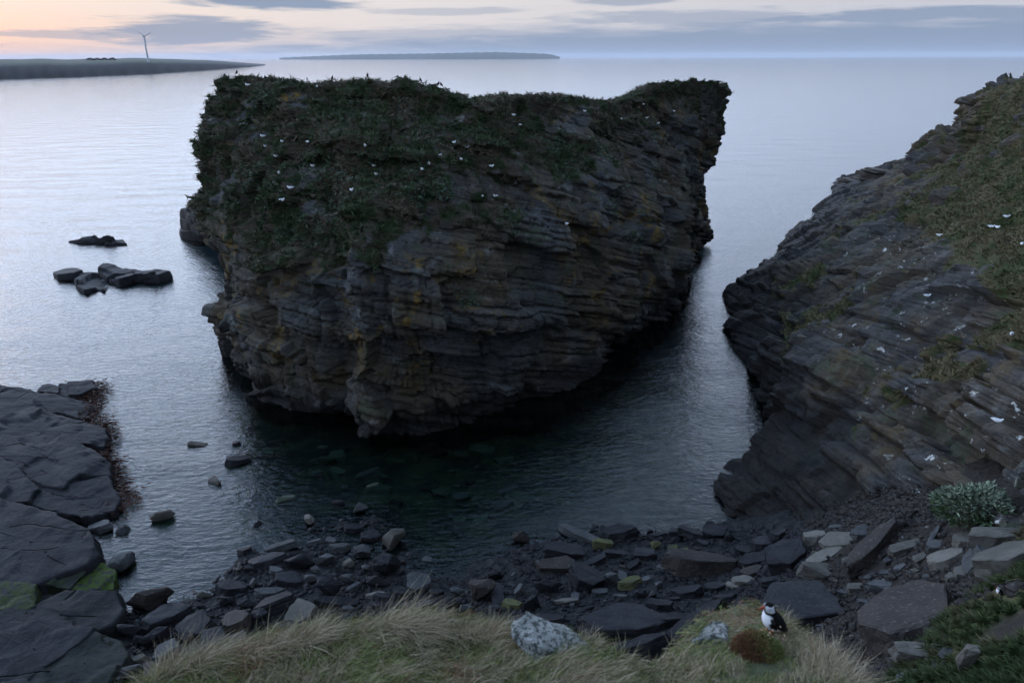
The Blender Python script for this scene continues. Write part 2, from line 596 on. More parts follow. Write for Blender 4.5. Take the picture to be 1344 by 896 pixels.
# vegetation, lichen and guano masks
nrow = len(allp)
fzall = np.concatenate([fz * np.ones((1, nc)), np.ones((NCAP, nc))])
X_, Y_, Z_ = allp[..., 0], allp[..., 1], allp[..., 2]
vn = fbm(X_ * .22, Y_ * .22, Z_ * .3, 4, 55)
vn2 = fbm(X_ * .9, Y_ * .9, Z_ * 1.4, 3, 56)
kk = np.broadcast_to(up[:, 5][None], X_.shape)
lim = 0.50 + 0.33 * kk                                            # green down to mid height on the left, less on the right
veg = smooth(fzall + 0.30 * vn + 0.16 * vn2, lim - 0.05, lim + 0.22) * smooth(vn2 + vn * .8, -.60, -.2)
veg = np.maximum(veg, smooth(fzall, 0.955, 0.99))
lich = np.clip(0.55 + 0.9 * fbm(X_ * .1, Y_ * .1, Z_ * .1, 2, 77), 0, 1) * smooth(Z_, 2, 5)
guan = 0.25 * smooth(Z_, 10, 16)
tus = np.abs(vnoise(X_ * .85, Y_ * .85, Z_ * 1.0, 58)) + .6 * np.abs(vnoise(X_ * 1.9, Y_ * 1.9, Z_ * 2.1, 59))
tus = veg * (.75 - tus)
allp[:NR, :, 0] += nrm[None, :, 0] * .42 * tus[:NR]
allp[:NR, :, 1] += nrm[None, :, 1] * .42 * tus[:NR]
allp[..., 2] += .34 * tus
sall = strata_coord(allp)
stack = empty('sea_stack', (0, 0, 0))
tag(stack, 'huge grass-topped sea stack of layered dark rock standing in the bay', 'sea stack')
rock = np_mesh('rock_face', allp.reshape(-1, 3), grid_faces(nrow, nc, True), M['stack'], stack,
               {'strata': sall.ravel(), 'veg': veg.ravel(), 'lichen': lich.ravel(), 'guano': guan.ravel()})
STACK_PTS, STACK_VEG = allp, veg

# ================================================================ right-hand headland
SECS = [
    [(1112, 236, 176), (1150, 222, 165), (1200, 208, 155), (1235, 196, 146), (1262, 178, 138), (1290, 160, 128), (1320, 142, 118), (1370, 118, 105), (1500, 95, 90)],
    [(1100, 240, 150), (1130, 232, 140), (1170, 224, 128), (1206, 212, 117), (1211, 180, 113.5), (1262, 168, 100), (1268, 138, 96), (1344, 108, 77), (1500, 80, 60)],
    [(1058, 303, 109), (1092, 278, 105), (1138, 262, 99), (1186, 246, 91), (1226, 232, 84), (1272, 212, 76), (1312, 190, 69), (1360, 168, 62), (1500, 140, 50)],
    [(958, 396, 76), (990, 374, 74.5), (1048, 348, 72), (1098, 322, 68.5), (1150, 300, 65), (1210, 272, 60), (1275, 248, 55), (1360, 224, 49), (1500, 200, 40)],
    [(976, 470, 61.5), (992, 432, 61.5), (1030, 402, 60.5), (1090, 378, 57.5), (1150, 350, 54), (1215, 325, 50), (1280, 302, 46), (1360, 280, 41.5), (1500, 260, 34)],
    [(990, 560, 50.5), (1004, 508, 50.8), (1040, 460, 50.5), (1100, 428, 48.5), (1160, 402, 46.3), (1225, 380, 43), (1285, 362, 39.5), (1360, 345, 35.5), (1500, 330, 29)],
    [(944, 634, 43.6), (978, 604, 43.3), (1026, 566, 42.8), (1090, 526, 41.6), (1150, 496, 39.8), (1215, 468, 37.2), (1280, 446, 34), (1360, 428, 30.5), (1500, 410, 25)],
    [(980, 705, 38.4), (1012, 684, 37.8), (1052, 654, 36.9), (1108, 618, 35.5), (1165, 588, 33.8), (1225, 562, 31.5), (1285, 540, 29), (1360, 520, 26), (1500, 505, 22)],
    [(1030, 745, 34.2), (1066, 722, 32.8), (1104, 700, 31.6), (1150, 678, 30.4), (1200, 650, 29), (1245, 622, 27.3), (1295, 598, 25.2), (1360, 580, 22.8), (1500, 560, 19)],
    [(1040, 800, 31.5), (1080, 772, 29.8), (1120, 745, 28.2), (1165, 722, 26.8), (1210, 700, 25.4), (1255, 678, 24), (1305, 655, 22), (1360, 640, 20), (1500, 620, 16)],
]
G = np.array([[P(*q) for q in row] for row in SECS])
# foot below the water and ground behind the crest
foot = G[:, :1] + np.array([[-1.0, -0.5, 0]])
foot[..., 2] = -4.0
G[:, 0, 2] = np.minimum(G[:, 0, 2], np.where(np.arange(len(G)) < 7, 0.0, 9.0))
G = np.concatenate([foot, G], 1)
G = np.concatenate([G, G[-1:] + np.array([[[-.4, -2.2, -4.5]]])], 0)
cl = np.linalg.norm(np.diff(G, axis=0), axis=2)
dep = G[..., 1]
FAC = 0.0029
n0 = [int(max(6, cl[i, 1:7].mean() / (FAC * np.hypot(dep[i:i + 2, 1:7], 8).mean()))) for i in range(len(G) - 1)]
up1 = cr_axis0(G, n0)
rl = np.linalg.norm(np.diff(G, axis=1), axis=2)
n1 = [int(max(6, (rl[:, j] / (FAC * np.hypot(dep[:, j], 8))).max() * 1.0)) for j in range(G.shape[1] - 1)]
n1[-1] = 40
S = np.swapaxes(cr_axis0(np.swapaxes(up1, 0, 1), n1), 0, 1)
du = np.gradient(S, axis=0)
dv = np.gradient(S, axis=1)
N = np.cross(du, dv)
N /= np.linalg.norm(N, axis=2, keepdims=True) + 1e-9
if N[..., 0].mean() > 0:
    N = -N
Nh = N.copy()
Nh[..., 2] *= 0.55
tc_ = S[..., 1] * 0.9 - S[..., 0] * 0.35
d, s = strata_disp(S, tc_, [(5.0, 1.5, 7.0, .25), (1.9, 1.3, 4.0, .28), (0.75, 0.7, 2.0, .2), (0.30, 0.26, 1.2, .11)], 21)
big = fbm(S[..., 0] * .11, S[..., 1] * .11, S[..., 2] * .11, 3, 140)
vfrac = np.linspace(0, 1, S.shape[1])[None, :] * np.ones((S.shape[0], 1))
ufrac = np.linspace(0, 1, S.shape[0])[:, None] * np.ones((1, S.shape[1]))
# grass mask in world space: the upper slope away from the steep rock band
vn = fbm(S[..., 0] * .12, S[..., 1] * .12, S[..., 2] * .12, 4, 155)
vn2 = fbm(S[..., 0] * .6, S[..., 1] * .6, S[..., 2] * .8, 3, 156)
farr = smooth(S[..., 1], 48, 75)
hl = S[..., 2] - (12.2 - 5.0 * farr)
vegc = smooth(hl / 5 + 0.7 * vn + .35 * vn2, -0.15, 0.55) * smooth(vn2 + vn * .5, -.6, -.2)
lowm = smooth(vn * .9 + vn2 * .6, 0.22, 0.40) * smooth(S[..., 2], 2.0, 5.0) * smooth(S[..., 0], 15, 22)
vegc = np.maximum(vegc, lowm)
bluff = smooth(S[..., 1], 78, 95) * smooth(S[..., 2], 7, 10)
vegc = vegc * (1 - 0.9 * bluff * smooth(vn2, .35, 0))
d = d * (1 + .7 * bluff) * (1 - 0.72 * smooth(vegc, .3, .9)) * (0.6 + .4 * smooth(S[..., 2], 0, 4)) + 1.6 * big
fade = smooth(vfrac, 1.0, 0.9)
S = S + Nh * (d * fade)[..., None]
gu = smooth(S[..., 2], 5, 8) * smooth(S[..., 1], 74, 56) * smooth(S[..., 2], 18, 13) * np.clip(.9 + 1.2 * vn2, 0, 1)
cliff = np_mesh('headland', S.reshape(-1, 3), grid_faces(*S.shape[:2]), M['cliff'], None,
                {'strata': strata_coord(S).ravel(), 'veg': vegc.ravel(), 'lichen': (0.5 * np.ones(vegc.shape)).ravel(), 'guano': gu.ravel()})
tag(cliff, kind='structure')
CLIFF_PTS, CLIFF_VEG = S, vegc
print('stack quads', nrow * nc, 'cliff quads', S.shape)
# ================================================================ shore: beach, cove slope, shallow bed
SHORE = [(150, 800, .1), (300, 745, .0), (400, 692, -.1), (520, 692, -.1), (620, 750, -.1), (700, 700, .1), (850, 692, .2), (950, 690, .3),
         (230, 860, 1.0), (300, 830, 1.0), (480, 780, .7), (640, 800, 1.2), (750, 760, 1.1), (850, 810, 2.2), (900, 750, 1.2), (500, 840, 1.6), (700, 860, 2.5),
         (960, 720, 1.0), (1000, 770, 3.0), (1060, 720, 4.6), (1120, 720, 6.8), (1210, 720, 8.8), (1290, 712, 10.2), (1344, 720, 11.6), (1050, 810, 5.2), (1190, 810, 9.0),
         (1305, 782, 12.6), (1344, 860, 14.6), (1260, 880, 12.5), (1100, 870, 8.0), (1420, 800, 14.5), (950, 850, 4.5), (1000, 900, 7), (1200, 920, 12),
         (250, 650, -1.6), (450, 620, -.9), (600, 640, -1.0), (800, 620, -2.6), (180, 600, -2.0), (100, 450, -6), (500, 592, -1.0), (620, 590, -1.6), (900, 600, -3.4),
         (390, 560, -1.4), (300, 560, -2.4), (200, 720, -.9), (250, 740, -.7), (600, 700, -.7), (640, 680, -.8), (760, 660, -1.4),
         (60, 530, -.3), (60, 580, .2), (60, 640, .3), (40, 700, .5), (90, 760, .4), (60, 830, .7), (30, 890, 1.0), (140, 640, -1.2), (150, 560, -2), (130, 700, -.9), (140, 860, .7),
         (100, 490, -4), (0, 480, -3), (-150, 600, 1.0), (-150, 800, 2)]
sp3 = [Pz(*q) for q in SHORE]
sp3 += [(0, 9, 7), (-9, 10, 6), (-20, 10, 4), (-35, 12, 4), (7, 8, 12), (14, 9, 16.5), (22, 14, 17), (0, 3, 15), (-12, 3, 12), (10, 2, 18), (24, 24, 12),
        (-50, 70, -8), (0, 75, -8), (-45, 50, -6), (10, 60, -5.5), (22, 60, -5), (40, 75, -5), (-60, 40, -4)]
sp3 = np.array(sp3)


def tps_fit(p):
    n = len(p)
    dd = np.linalg.norm(p[:, None, :2] - p[None, :, :2], axis=2)
    K = np.where(dd > 0, dd ** 2 * np.log(dd + 1e-12), 0) + np.eye(n) * 4.0
    A = np.zeros((n + 3, n + 3))
    A[:n, :n] = K
    A[:n, n] = 1
    A[:n, n + 1:] = p[:, :2]
    A[n:, :n] = A[:n, n:].T
    sol = np.linalg.solve(A, np.concatenate([p[:, 2], [0, 0, 0]]))
    return sol


TPS = tps_fit(sp3)


def shore_z(x, y):
    out = TPS[-3] + TPS[-2] * x + TPS[-1] * y
    for i, p in enumerate(sp3):
        r2 = (x - p[0]) ** 2 + (y - p[1]) ** 2 + 1e-9
        out = out + TPS[i] * r2 * 0.5 * np.log(r2)
    return out


gx, gy = np.meshgrid(np.arange(-62, 34, 0.28), np.arange(2.5, 72, 0.28))
gz = np.clip(shore_z(gx, gy), -8.5, 19)
rub = fbm(gx * .55, gy * .55, gx * 0, 4, 300)
gz = gz - 0.25 * smooth(gz, -.2, .6) * smooth(gz, 4, 2) + 0.28 * rub + 0.12 * np.abs(fbm(gx * 1.7, gy * 1.7, gx * 0, 3, 310))
gz = np.where(gz > 3, gz + 0.5 * np.round(fbm(gx * .8, gy * .8, gx * 0, 3, 320) * 3) / 3, gz)
sveg = smooth(gz, 10.5, 12.3) * smooth(fbm(gx * .35, gy * .35, gx * 0, 4, 330), -.5, -.1) * smooth(gy, 21, 17)
m, t, b, _ = new_mat('shore_rubble')
geo = nd(t, 'ShaderNodeNewGeometry')
pos = geo.outputs['Position']
sp = nd(t, 'ShaderNodeSeparateXYZ')
t.links.new(pos, sp.inputs[0])
vo = nd(t, 'ShaderNodeTexVoronoi')
vo.inputs['Scale'].default_value = 3.2
t.links.new(pos, vo.inputs['Vector'])
n1 = noise(t, pos, 0.5, 4, .6)
n2 = noise(t, pos, 4.0, 4, .6)
sepc = nd(t, 'ShaderNodeSeparateColor')
t.links.new(vo.outputs['Color'], sepc.inputs[0])
col = mixc(t, sepc.outputs[0], (0.012, 0.012, 0.013), (0.032, 0.031, 0.031))
col = mixc(t, sstep(t, sp.outputs[2], 2.5, 7.0), col, mixc(t, n2, (0.014, 0.012, 0.011), (0.042, 0.035, 0.03)))
under = mth(t, 'SUBTRACT', 1.0, sstep(t, sp.outputs[2], -0.35, 0.05))
col = mixc(t, under, col, mixc(t, sstep(t, n1, .42, .6), (0.020, 0.026, 0.024), (0.040, 0.048, 0.028)))
tf = mixc(t, sstep(t, n1, 0.4, 0.6), (0.05, 0.06, 0.02), (0.10, 0.08, 0.04))
col = mixc(t, attr(t, 'veg'), col, tf)
t.links.new(col, b.inputs['Base Color'])
b.inputs['Roughness'].default_value = 0.8
b.inputs['Specular IOR Level'].default_value = .08
bump(t, b, mth(t, 'ADD', vo.outputs['Distance'], n2), 0.8, 0.15)
M['shore'] = m
shore = np_mesh('shore', np.stack([gx, gy, gz], -1).reshape(-1, 3), grid_faces(*gx.shape), M['shore'], None, {'veg': sveg.ravel()})
tag(shore, kind='structure')

# ================================================================ clifftop promontory the photograph is taken from
RIM = [(-260, 1330, 3.0), (-60, 1130, 3.4), (80, 985, 3.9), (190, 915, 4.3), (300, 872, 4.6), (380, 856, 4.8), (440, 842, 4.9), (500, 822, 5.0), (560, 828, 5.0), (640, 834, 5.0), (700, 848, 4.9),
       (760, 884, 4.7), (840, 902, 4.6), (900, 872, 4.8), (950, 848, 4.95), (1000, 838, 5.05), (1045, 858, 4.85), (1100, 905, 4.4), (1160, 975, 4.1), (1280, 1100, 3.5), (1480, 1300, 3.0)]
rows = []
rim3 = np.array([P(*q) for q in RIM])
inner = []
for (px, py, d_), r3 in zip(RIM, rim3):
    f = 0.72
    inner.append((r3[0] * .86, r3[1] * .66, r3[2] + 0.50))
inner = np.array(inner)
feet = np.stack([rim3[:, 0] * .8, np.full(len(rim3), 0.3), np.interp(np.abs(rim3[:, 0]), [0, 2, 4], [23.25, 22.9, 21.6])], -1)
back = feet + np.array([0, -2.5, 0.3])
out1 = rim3 + np.array([0, .32, -.42])
out2 = rim3 * np.array([1.05, 1, 1]) + np.array([0, .42, -3.0])
out3 = rim3 * np.array([1.25, 1, 1]) + np.array([0, 1.6, -14])
G = np.array([back, feet, inner, rim3, out1, out2, out3])
TOP = cr_axis0(np.swapaxes(cr_axis0(np.swapaxes(G, 0, 1), [14] * (len(RIM) - 1)), 0, 1), [6, 20, 26, 10, 14, 14])
hump = 0.05 * fbm(TOP[..., 0] * 3, TOP[..., 1] * 3, TOP[..., 0] * 0, 3, 400) + 0.07 * vnoise(TOP[..., 0] * 1.3, TOP[..., 1] * 1.3, TOP[..., 0] * 0, 410)
TOP[..., 2] += hump
TOP[40:, :, 1] += 0.2 * fbm(TOP[40:, :, 0] * 2, TOP[40:, :, 2] * 2, TOP[40:, :, 2] * 0, 3, 420)
m, t, b, _ = new_mat('clifftop_turf')
pos = objpos(t)
n1 = noise(t, pos, 3.5, 4, .6)
col = mixc(t, sstep(t, n1, .4, .62), (0.05, 0.055, 0.025), (0.12, 0.09, 0.055))
spz = nd(t, 'ShaderNodeSeparateXYZ')
t.links.new(pos, spz.inputs[0])
col = mixc(t, sstep(t, spz.outputs[2], 20.3, 20.8), (0.07, 0.062, 0.055), col)
t.links.new(col, b.inputs['Base Color'])
b.inputs['Roughness'].default_value = 0.95
M['turf'] = m
clifftop = np_mesh('clifftop', TOP.reshape(-1, 3), grid_faces(*TOP.shape[:2]), M['turf'])
tag(clifftop, kind='structure')

# ---------------------------------------------------------------- ray casting on the built ground
sea.hide_viewport = True
bpy.context.view_layer.update()
DG = bpy.context.evaluated_depsgraph_get()


def cast(px, py, want=None):
    u, v = (px - 672) / FPX, (py - 448) / FPX
    dr = Vector((u, CP - v * SP, -SP - v * CP)).normalized()
    o = Vector((0, 0, H))
    for _ in range(6):
        ok, loc, nr, i, ob, _m = scene.ray_cast(DG, o, dr)
        if not ok:
            return None
        if want is None or ob.name in want:
            return loc, nr, ob.name
        o = loc + dr * 0.01
    return None


def ground(x, y, want=('shore', 'headland'), top=30):
    best = None
    o = Vector((x, y, top))
    for _ in range(8):
        ok, loc, nr, i, ob, _m = scene.ray_cast(DG, o, Vector((0, 0, -1)))
        if not ok:
            return best
        if ob.name in want:
            return loc, nr
        o = loc - Vector((0, 0, .01))
    return best


def depth_of(p):
    return p[1] * CP + (H - p[2]) * SP


# ================================================================ rocks
def hull_mesh(name, pts_, bev, rough, seed, segs=2, sub=0):
    bm = bmesh.new()
    for p in pts_:
        bm.verts.new(p)
    r = bmesh.ops.convex_hull(bm, input=bm.verts)
    junk = list({g for g in r['geom_interior'] + r['geom_unused'] if isinstance(g, bmesh.types.BMVert)})
    if junk:
        bmesh.ops.delete(bm, geom=junk, context='VERTS')
    bmesh.ops.dissolve_limit(bm, angle_limit=R(9), verts=bm.verts, edges=bm.edges)
    if bev:
        bmesh.ops.bevel(bm, geom=list(bm.edges), offset=bev, segments=segs, profile=0.6, affect='EDGES', clamp_overlap=True)
    bmesh.ops.triangulate(bm, faces=bm.faces)
    if sub:
        bmesh.ops.subdivide_edges(bm, edges=bm.edges, cuts=sub, use_grid_fill=True)
    co = np.array([v.co for v in bm.verts])
    if rough:
        k = np.stack([fbm(co[:, 0] * 3.0 + 3 * i, co[:, 1] * 3.0, co[:, 2] * 3.0, 4, seed * 7 + i, .62) for i in range(3)], -1) * rough
        for v, q in zip(bm.verts, k):
            v.co += Vector(q)
    me = bpy.data.meshes.new(name)
    bm.to_mesh(me)
    bm.free()
    return me


def slab_pts(rg):
    n = rg.randint(5, 8)
    a0 = rg.random() * 6
    out = []
    for i in range(n):
        a = a0 + (i + rg.uniform(-.28, .28)) * 2 * math.pi / n
        r_ = rg.uniform(.8, 1.08)
        sq = 1 / max(abs(math.cos(a)), abs(math.sin(a))) ** .5
        x, y = .5 * r_ * sq * math.cos(a), .5 * r_ * sq * math.sin(a)
        out.append((x * 1.0, y * 1.0, -.5))
        ins = rg.uniform(.86, .99)
        out.append((x * ins, y * ins, .5 + rg.uniform(-.14, .06)))
    return out


def boulder_pts(rg):
    out = []
    for i in range(rg.randint(13, 18)):
        z = rg.uniform(-1, 1)
        a = rg.random() * 2 * math.pi
        r_ = math.sqrt(1 - z * z)
        p = [r_ * math.cos(a), r_ * math.sin(a), z]
        mx_ = max(abs(c) for c in p)
        p = [.5 * c * (.55 + .45 / mx_) * rg.uniform(.85, 1) for c in p]
        out.append(p)
    return out


SLABS = [hull_mesh('slab_mesh', slab_pts(random.Random(100 + i)), .022, .085, i, 1, 4) for i in range(14)]
BOULD = [hull_mesh('boulder_mesh', boulder_pts(random.Random(200 + i)), .12, .075, 50 + i, 2, 2) for i in range(14)]
SMALL = [hull_mesh('stone_mesh', boulder_pts(random.Random(300 + i)) if i % 2 else slab_pts(random.Random(300 + i)), .06, .03, 80 + i, 1, 0) for i in range(12)]
GRIT = [hull_mesh('grit_mesh', boulder_pts(random.Random(400 + i)), 0, .03, 120 + i, 1, 0) for i in range(6)]
MESH_BY = {}


def rock_obj(name, base, mat):
    key = (base.name, mat.name)
    if key not in MESH_BY:
        me = base.copy()
        me.materials.append(mat)
        MESH_BY[key] = me
    o = bpy.data.objects.new(name, MESH_BY[key])
    C.objects.link(o)
    return o


TONE = {'d': 'dark', 'b': 'brown', 'm': 'mid', 'p': 'pale', 'o': 'olive', 'g': 'green', 'w': 'white'}
TONEW = {'d': 'dark wet', 'b': 'dull brown', 'm': 'mid grey', 'p': 'pale dry', 'o': 'olive green', 'g': 'greenish', 'w': 'white'}


def put_rock(px, py, w, h, ang, tone, kind, label, group, name=None, sink=.14, thick=None, want=('shore', 'headland'), tilt=None, cat=None, on_water=False):
    hit = cast(px, py + h * .25, want)
    if on_water:
        loc, nr = Vector(Pz(px, py + h * .25, 0)), Vector((0, 0, 1))
    elif hit is None:
        return None
    else:
        loc, nr = hit[0], hit[1]
    dp = depth_of(loc)
    vw = math.atan2(H - loc.z, math.hypot(loc.x, loc.y))
    W = w * dp / FPX
    hh = h * dp / FPX
    c = thick if thick else (.46 if kind == 's' else .85) * min(W, hh * 1.3)
    D = max(.45 * hh, (hh - .75 * c * math.cos(vw)) / max(.3, math.sin(vw)))
    rg = random.Random(int(px * 31 + py * 17))
    base = rg.choice(SLABS if kind == 's' else BOULD)
    if w < 13 and h < 13:
        base = rg.choice(SMALL)
    nm = name or ('flat_rock' if kind == 's' else 'boulder')
    o = rock_obj(nm, base, M[TONE[tone]])
    o.scale = (W * 1.06, D * 1.06, c)
    lean = tilt if tilt is not None else (rg.uniform(-.26, .26), rg.uniform(-.26, .26))
    rot = Euler((lean[0], lean[1], 0)).to_matrix() @ Euler((0, 0, R(ang) * 1.15 + rg.uniform(-.1, .1))).to_matrix()
    if not on_water and nr.z > .55 and kind == 's':
        q = Vector((0, 0, 1)).rotation_difference(Vector((nr.x * .5, nr.y * .5, 1)).normalized()).to_matrix()
        rot = q @ rot
    o.rotation_euler = rot.to_euler()
    o.location = loc + Vector((0, 0, c * (.5 - sink)))
    tag(o, label, cat or ('slab' if kind == 's' else 'boulder'), group)
    return o


def tone_label(tone, kind, where):
    return f"{TONEW[tone]} {'flat angular slab' if kind == 's' else 'rounded boulder'} {where}"


# --- traced rocks of the boulder beach below the stack: px, py, width px, height px, angle, tone, kind
BEACH = [
    (509, 740, 42, 38, 0, 'd', 'b'), (546, 763, 34, 33, -30, 'm', 's'), (475, 724, 27, 25, -35, 'm', 'b'), (444, 717, 28, 14, 0, 'm', 's'),
    (428, 734, 23, 19, 10, 'm', 'b'), (476, 668, 29, 20, 0, 'm', 'b'), (486, 702, 28, 20, -10, 'd', 's'), (461, 692, 28, 13, 0, 'd', 's'), (395, 655, 10, 15, -40, 'm', 'b'),
    (343, 692, 28, 19, 5, 'd', 'b'), (318, 660, 18, 13, 30, 'd', 's'), (320, 721, 17, 14, 30, 'd', 's'), (348, 734, 56, 23, 5, 'd', 's'),
    (394, 738, 43, 24, 5, 'd', 'b'), (379, 758, 40, 22, -10, 'd', 's'), (406, 759, 18, 15, 0, 'm', 'b'), (430, 772, 42, 30, 0, 'd', 'b'), (454, 759, 22, 13, 0, 'm', 'b'),
    (462, 769, 26, 10, 40, 'm', 's'), (495, 763, 35, 19, -10, 'd', 'b'), (315, 744, 13, 14, 20, 'p', 'b'), (303, 769, 43, 22, 0, 'd', 's'), (332, 762, 15, 19, 20, 'm', 'b'),
    (352, 776, 38, 15, 20, 'm', 's'), (295, 789, 26, 18, 0, 'd', 'b'), (324, 792, 26, 15, 10, 'd', 'b'), (363, 789, 58, 28, 20, 'd', 's'),
    (439, 789, 60, 18, 12, 'd', 's'), (342, 807, 28, 25, 0, 'd', 'b'), (310, 812, 40, 30, 0, 'b', 's'), (454, 797, 18, 10, 0, 'm', 's'), (556, 793, 28, 15, 0, 'd', 's'),
    (530, 796, 18, 12, 0, 'm', 'b'), (599, 777, 26, 13, 0, 'm', 'b'), (586, 807, 20, 14, 0, 'm', 'b'), (444, 662, 20, 13, 0, 'd', 'b'), (411, 710, 22, 9, 0, 'm', 's'), (433, 708, 15, 10, -20, 'm', 's'),
    (219, 805, 62, 34, 25, 'd', 's'), (257, 817, 42, 46, 50, 'd', 's'), (167, 827, 34, 25, 0, 'd', 'b'), (180, 841, 24, 18, 0, 'd', 'b'),
    (206, 836, 38, 28, 35, 'd', 'b'), (221, 852, 38, 30, 20, 'm', 's'), (281, 839, 42, 40, 20, 'd', 's'), (309, 838, 42, 26, 0, 'd', 's'), (172, 882, 38, 26, 0, 'm', 'b'),
    (150, 885, 30, 22, 0, 'm', 's'), (234, 848, 9, 7, 0, 'p', 's'), (180, 862, 18, 12, 20, 'p', 's'), (250, 862, 40, 30, 15, 'd', 'b'), (205, 880, 40, 28, 0, 'd', 's'),
    (378, 826, 44, 26, 10, 'd', 's'), (340, 846, 40, 28, 0, 'd', 'b'), (420, 816, 34, 22, 0, 'd', 's'), (466, 812, 36, 20, 10, 'd', 'b'), (510, 806, 34, 20, 0, 'd', 's'), (525, 776, 26, 18, 0, 'd', 's'),
    (590, 792, 30, 18, 0, 'd', 'b'), (570, 776, 22, 14, 0, 'd', 's'), (330, 744, 22, 12, 0, 'd', 's'), (360, 747, 18, 10, 0, 'm', 's'), (412, 747, 16, 10, 0, 'm', 'b'), (445, 745, 14, 10, 0, 'm', 'b'), (480, 746, 16, 12, 20, 'm', 'b'), (500, 782, 24, 12, 0, 'd', 's'),
]
for (px, py, w, h, a, tn, kd) in BEACH:
    put_rock(px, py, w, h, a, tn, kd, tone_label(tn, kd, 'on the boulder beach facing the sea stack'), f'{TONEW[tn]} {"slabs" if kd == "s" else "boulders"} on the boulder beach')
# --- beach rocks that can be told apart
for (px, py, w, h, a, tn, kd, th, lb, cat) in [
        (515, 706, 31, 40, 0, 'p', 'b', 1.5, 'tall pale grey block standing upright where the boulder beach meets the water', 'boulder'),
        (457, 739, 18, 19, 0, 'p', 'b', None, 'small pale round stone mottled white among dark beach boulders', 'stone'),
        (405, 682, 20, 17, -35, 'p', 'b', None, 'pale wedge of rock leaning at the edge of the beach shallows', 'boulder'),
        (363, 717, 74, 15, 4, 'm', 's', None, 'long narrow grey plank of rock lying level along the beach edge', 'slab'),
        (492, 779, 29, 10, 0, 'p', 's', None, 'pale green-white flat stone just beyond the tall grass tuft', 'stone'),
        (395, 799, 36, 34, -10, 'p', 's', None, 'pale squarish grey slab tilted on the dark boulder beach', 'slab'),
        (198, 787, 66, 36, 8, 'b', 'b', None, 'big brown boulder with a sandy pale crown at the water edge', 'boulder'),
        (266, 780, 20, 12, 10, 'p', 'b', None, 'small sandy pale stone beside the brown boulder at the water edge', 'stone')]:
    put_rock(px, py, w, h, a, tn, kd, lb, None, thick=th, cat=cat)
# --- middle beach: big broken slabs
MIDDLE = [
    (683, 706, 26, 20, 0, 'b', 'b'), (809, 699, 52, 26, 3, 'd', 's'), (738, 722, 62, 27, -6, 'd', 's'), (730, 740, 64, 26, -12, 'b', 's'),
    (767, 757, 46, 34, -10, 'd', 's'), (716, 771, 40, 20, 0, 'd', 'b'), (628, 775, 44, 38, 0, 'b', 'b'), (651, 776, 20, 34, 10, 'd', 's'), (682, 773, 25, 25, 0, 'm', 'b'), (699, 792, 42, 24, 5, 'd', 'b'),
    (752, 783, 12, 24, -20, 'm', 's'), (815, 754, 13, 15, 0, 'm', 's'), (799, 760, 25, 17, 0, 'm', 'b'), (806, 726, 46, 14, 5, 'd', 's'),
    (843, 726, 32, 20, 0, 'd', 's'), (786, 828, 56, 30, -20, 'd', 's'), (880, 813, 52, 22, 8, 'd', 's'), (775, 844, 44, 28, -30, 'd', 's'),
    (905, 698, 36, 18, -25, 'd', 's'), (935, 698, 32, 20, -15, 'd', 's'), (778, 736, 36, 13, 10, 'd', 's'), (839, 780, 18, 15, 0, 'd', 'b'), (857, 780, 16, 14, 0, 'm', 'b'), (863, 794, 36, 24, 0, 'd', 's'),
    (851, 842, 13, 12, 0, 'p', 's'), (785, 776, 22, 10, 0, 'm', 's'), (812, 782, 22, 8, -8, 'm', 's'), (830, 740, 22, 12, 20, 'd', 's'), (870, 745, 22, 12, 0, 'm', 's'), (846, 760, 14, 10, 0, 'm', 's'), (862, 768, 14, 12, 20, 'm', 'b'),
    (650, 756, 24, 14, 0, 'd', 'b'), (612, 800, 22, 16, 0, 'm', 'b'), (645, 800, 20, 14, 0, 'm', 'b'), (720, 812, 36, 20, 0, 'd', 's'), (890, 840, 46, 24, 10, 'd', 's'), (936, 770, 30, 16, 0, 'd', 's'), (900, 776, 40, 18, 0, 'd', 's'), (950, 785, 30, 18, 10, 'd', 's'),
    (974, 806, 36, 36, 20, 'd', 's'), (938, 806, 42, 26, 0, 'd', 's'), (960, 840, 40, 24, 0, 'd', 's'), (976, 761, 34, 14, -20, 'p', 's'), (960, 768, 20, 10, -30, 'p', 's'),
    (990, 735, 44, 20, -15, 'd', 's'), (985, 750, 30, 16, 10, 'b', 's'), (1010, 762, 30, 16, 20, 'd', 's'), (1000, 712, 36, 20, 20, 'd', 's'), (1020, 700, 30, 18, 30, 'd', 's'), (975, 722, 26, 14, 0, 'd', 's'), (1015, 780, 26, 14, 0, 'b', 's'),
    (885, 698, 22, 10, 0, 'd', 's'), (860, 702, 28, 10, 0, 'd', 's'), (955, 708, 20, 16, 0, 'd', 'b'), (920, 712, 18, 10, -30, 'd', 's'),
]
for (px, py, w, h, a, tn, kd) in MIDDLE:
    put_rock(px, py, w, h, a, tn, kd, tone_label(tn, kd, 'in the rock fall between beach and headland'), f'{TONEW[tn]} {"slabs" if kd == "s" else "boulders"} in the rock fall')
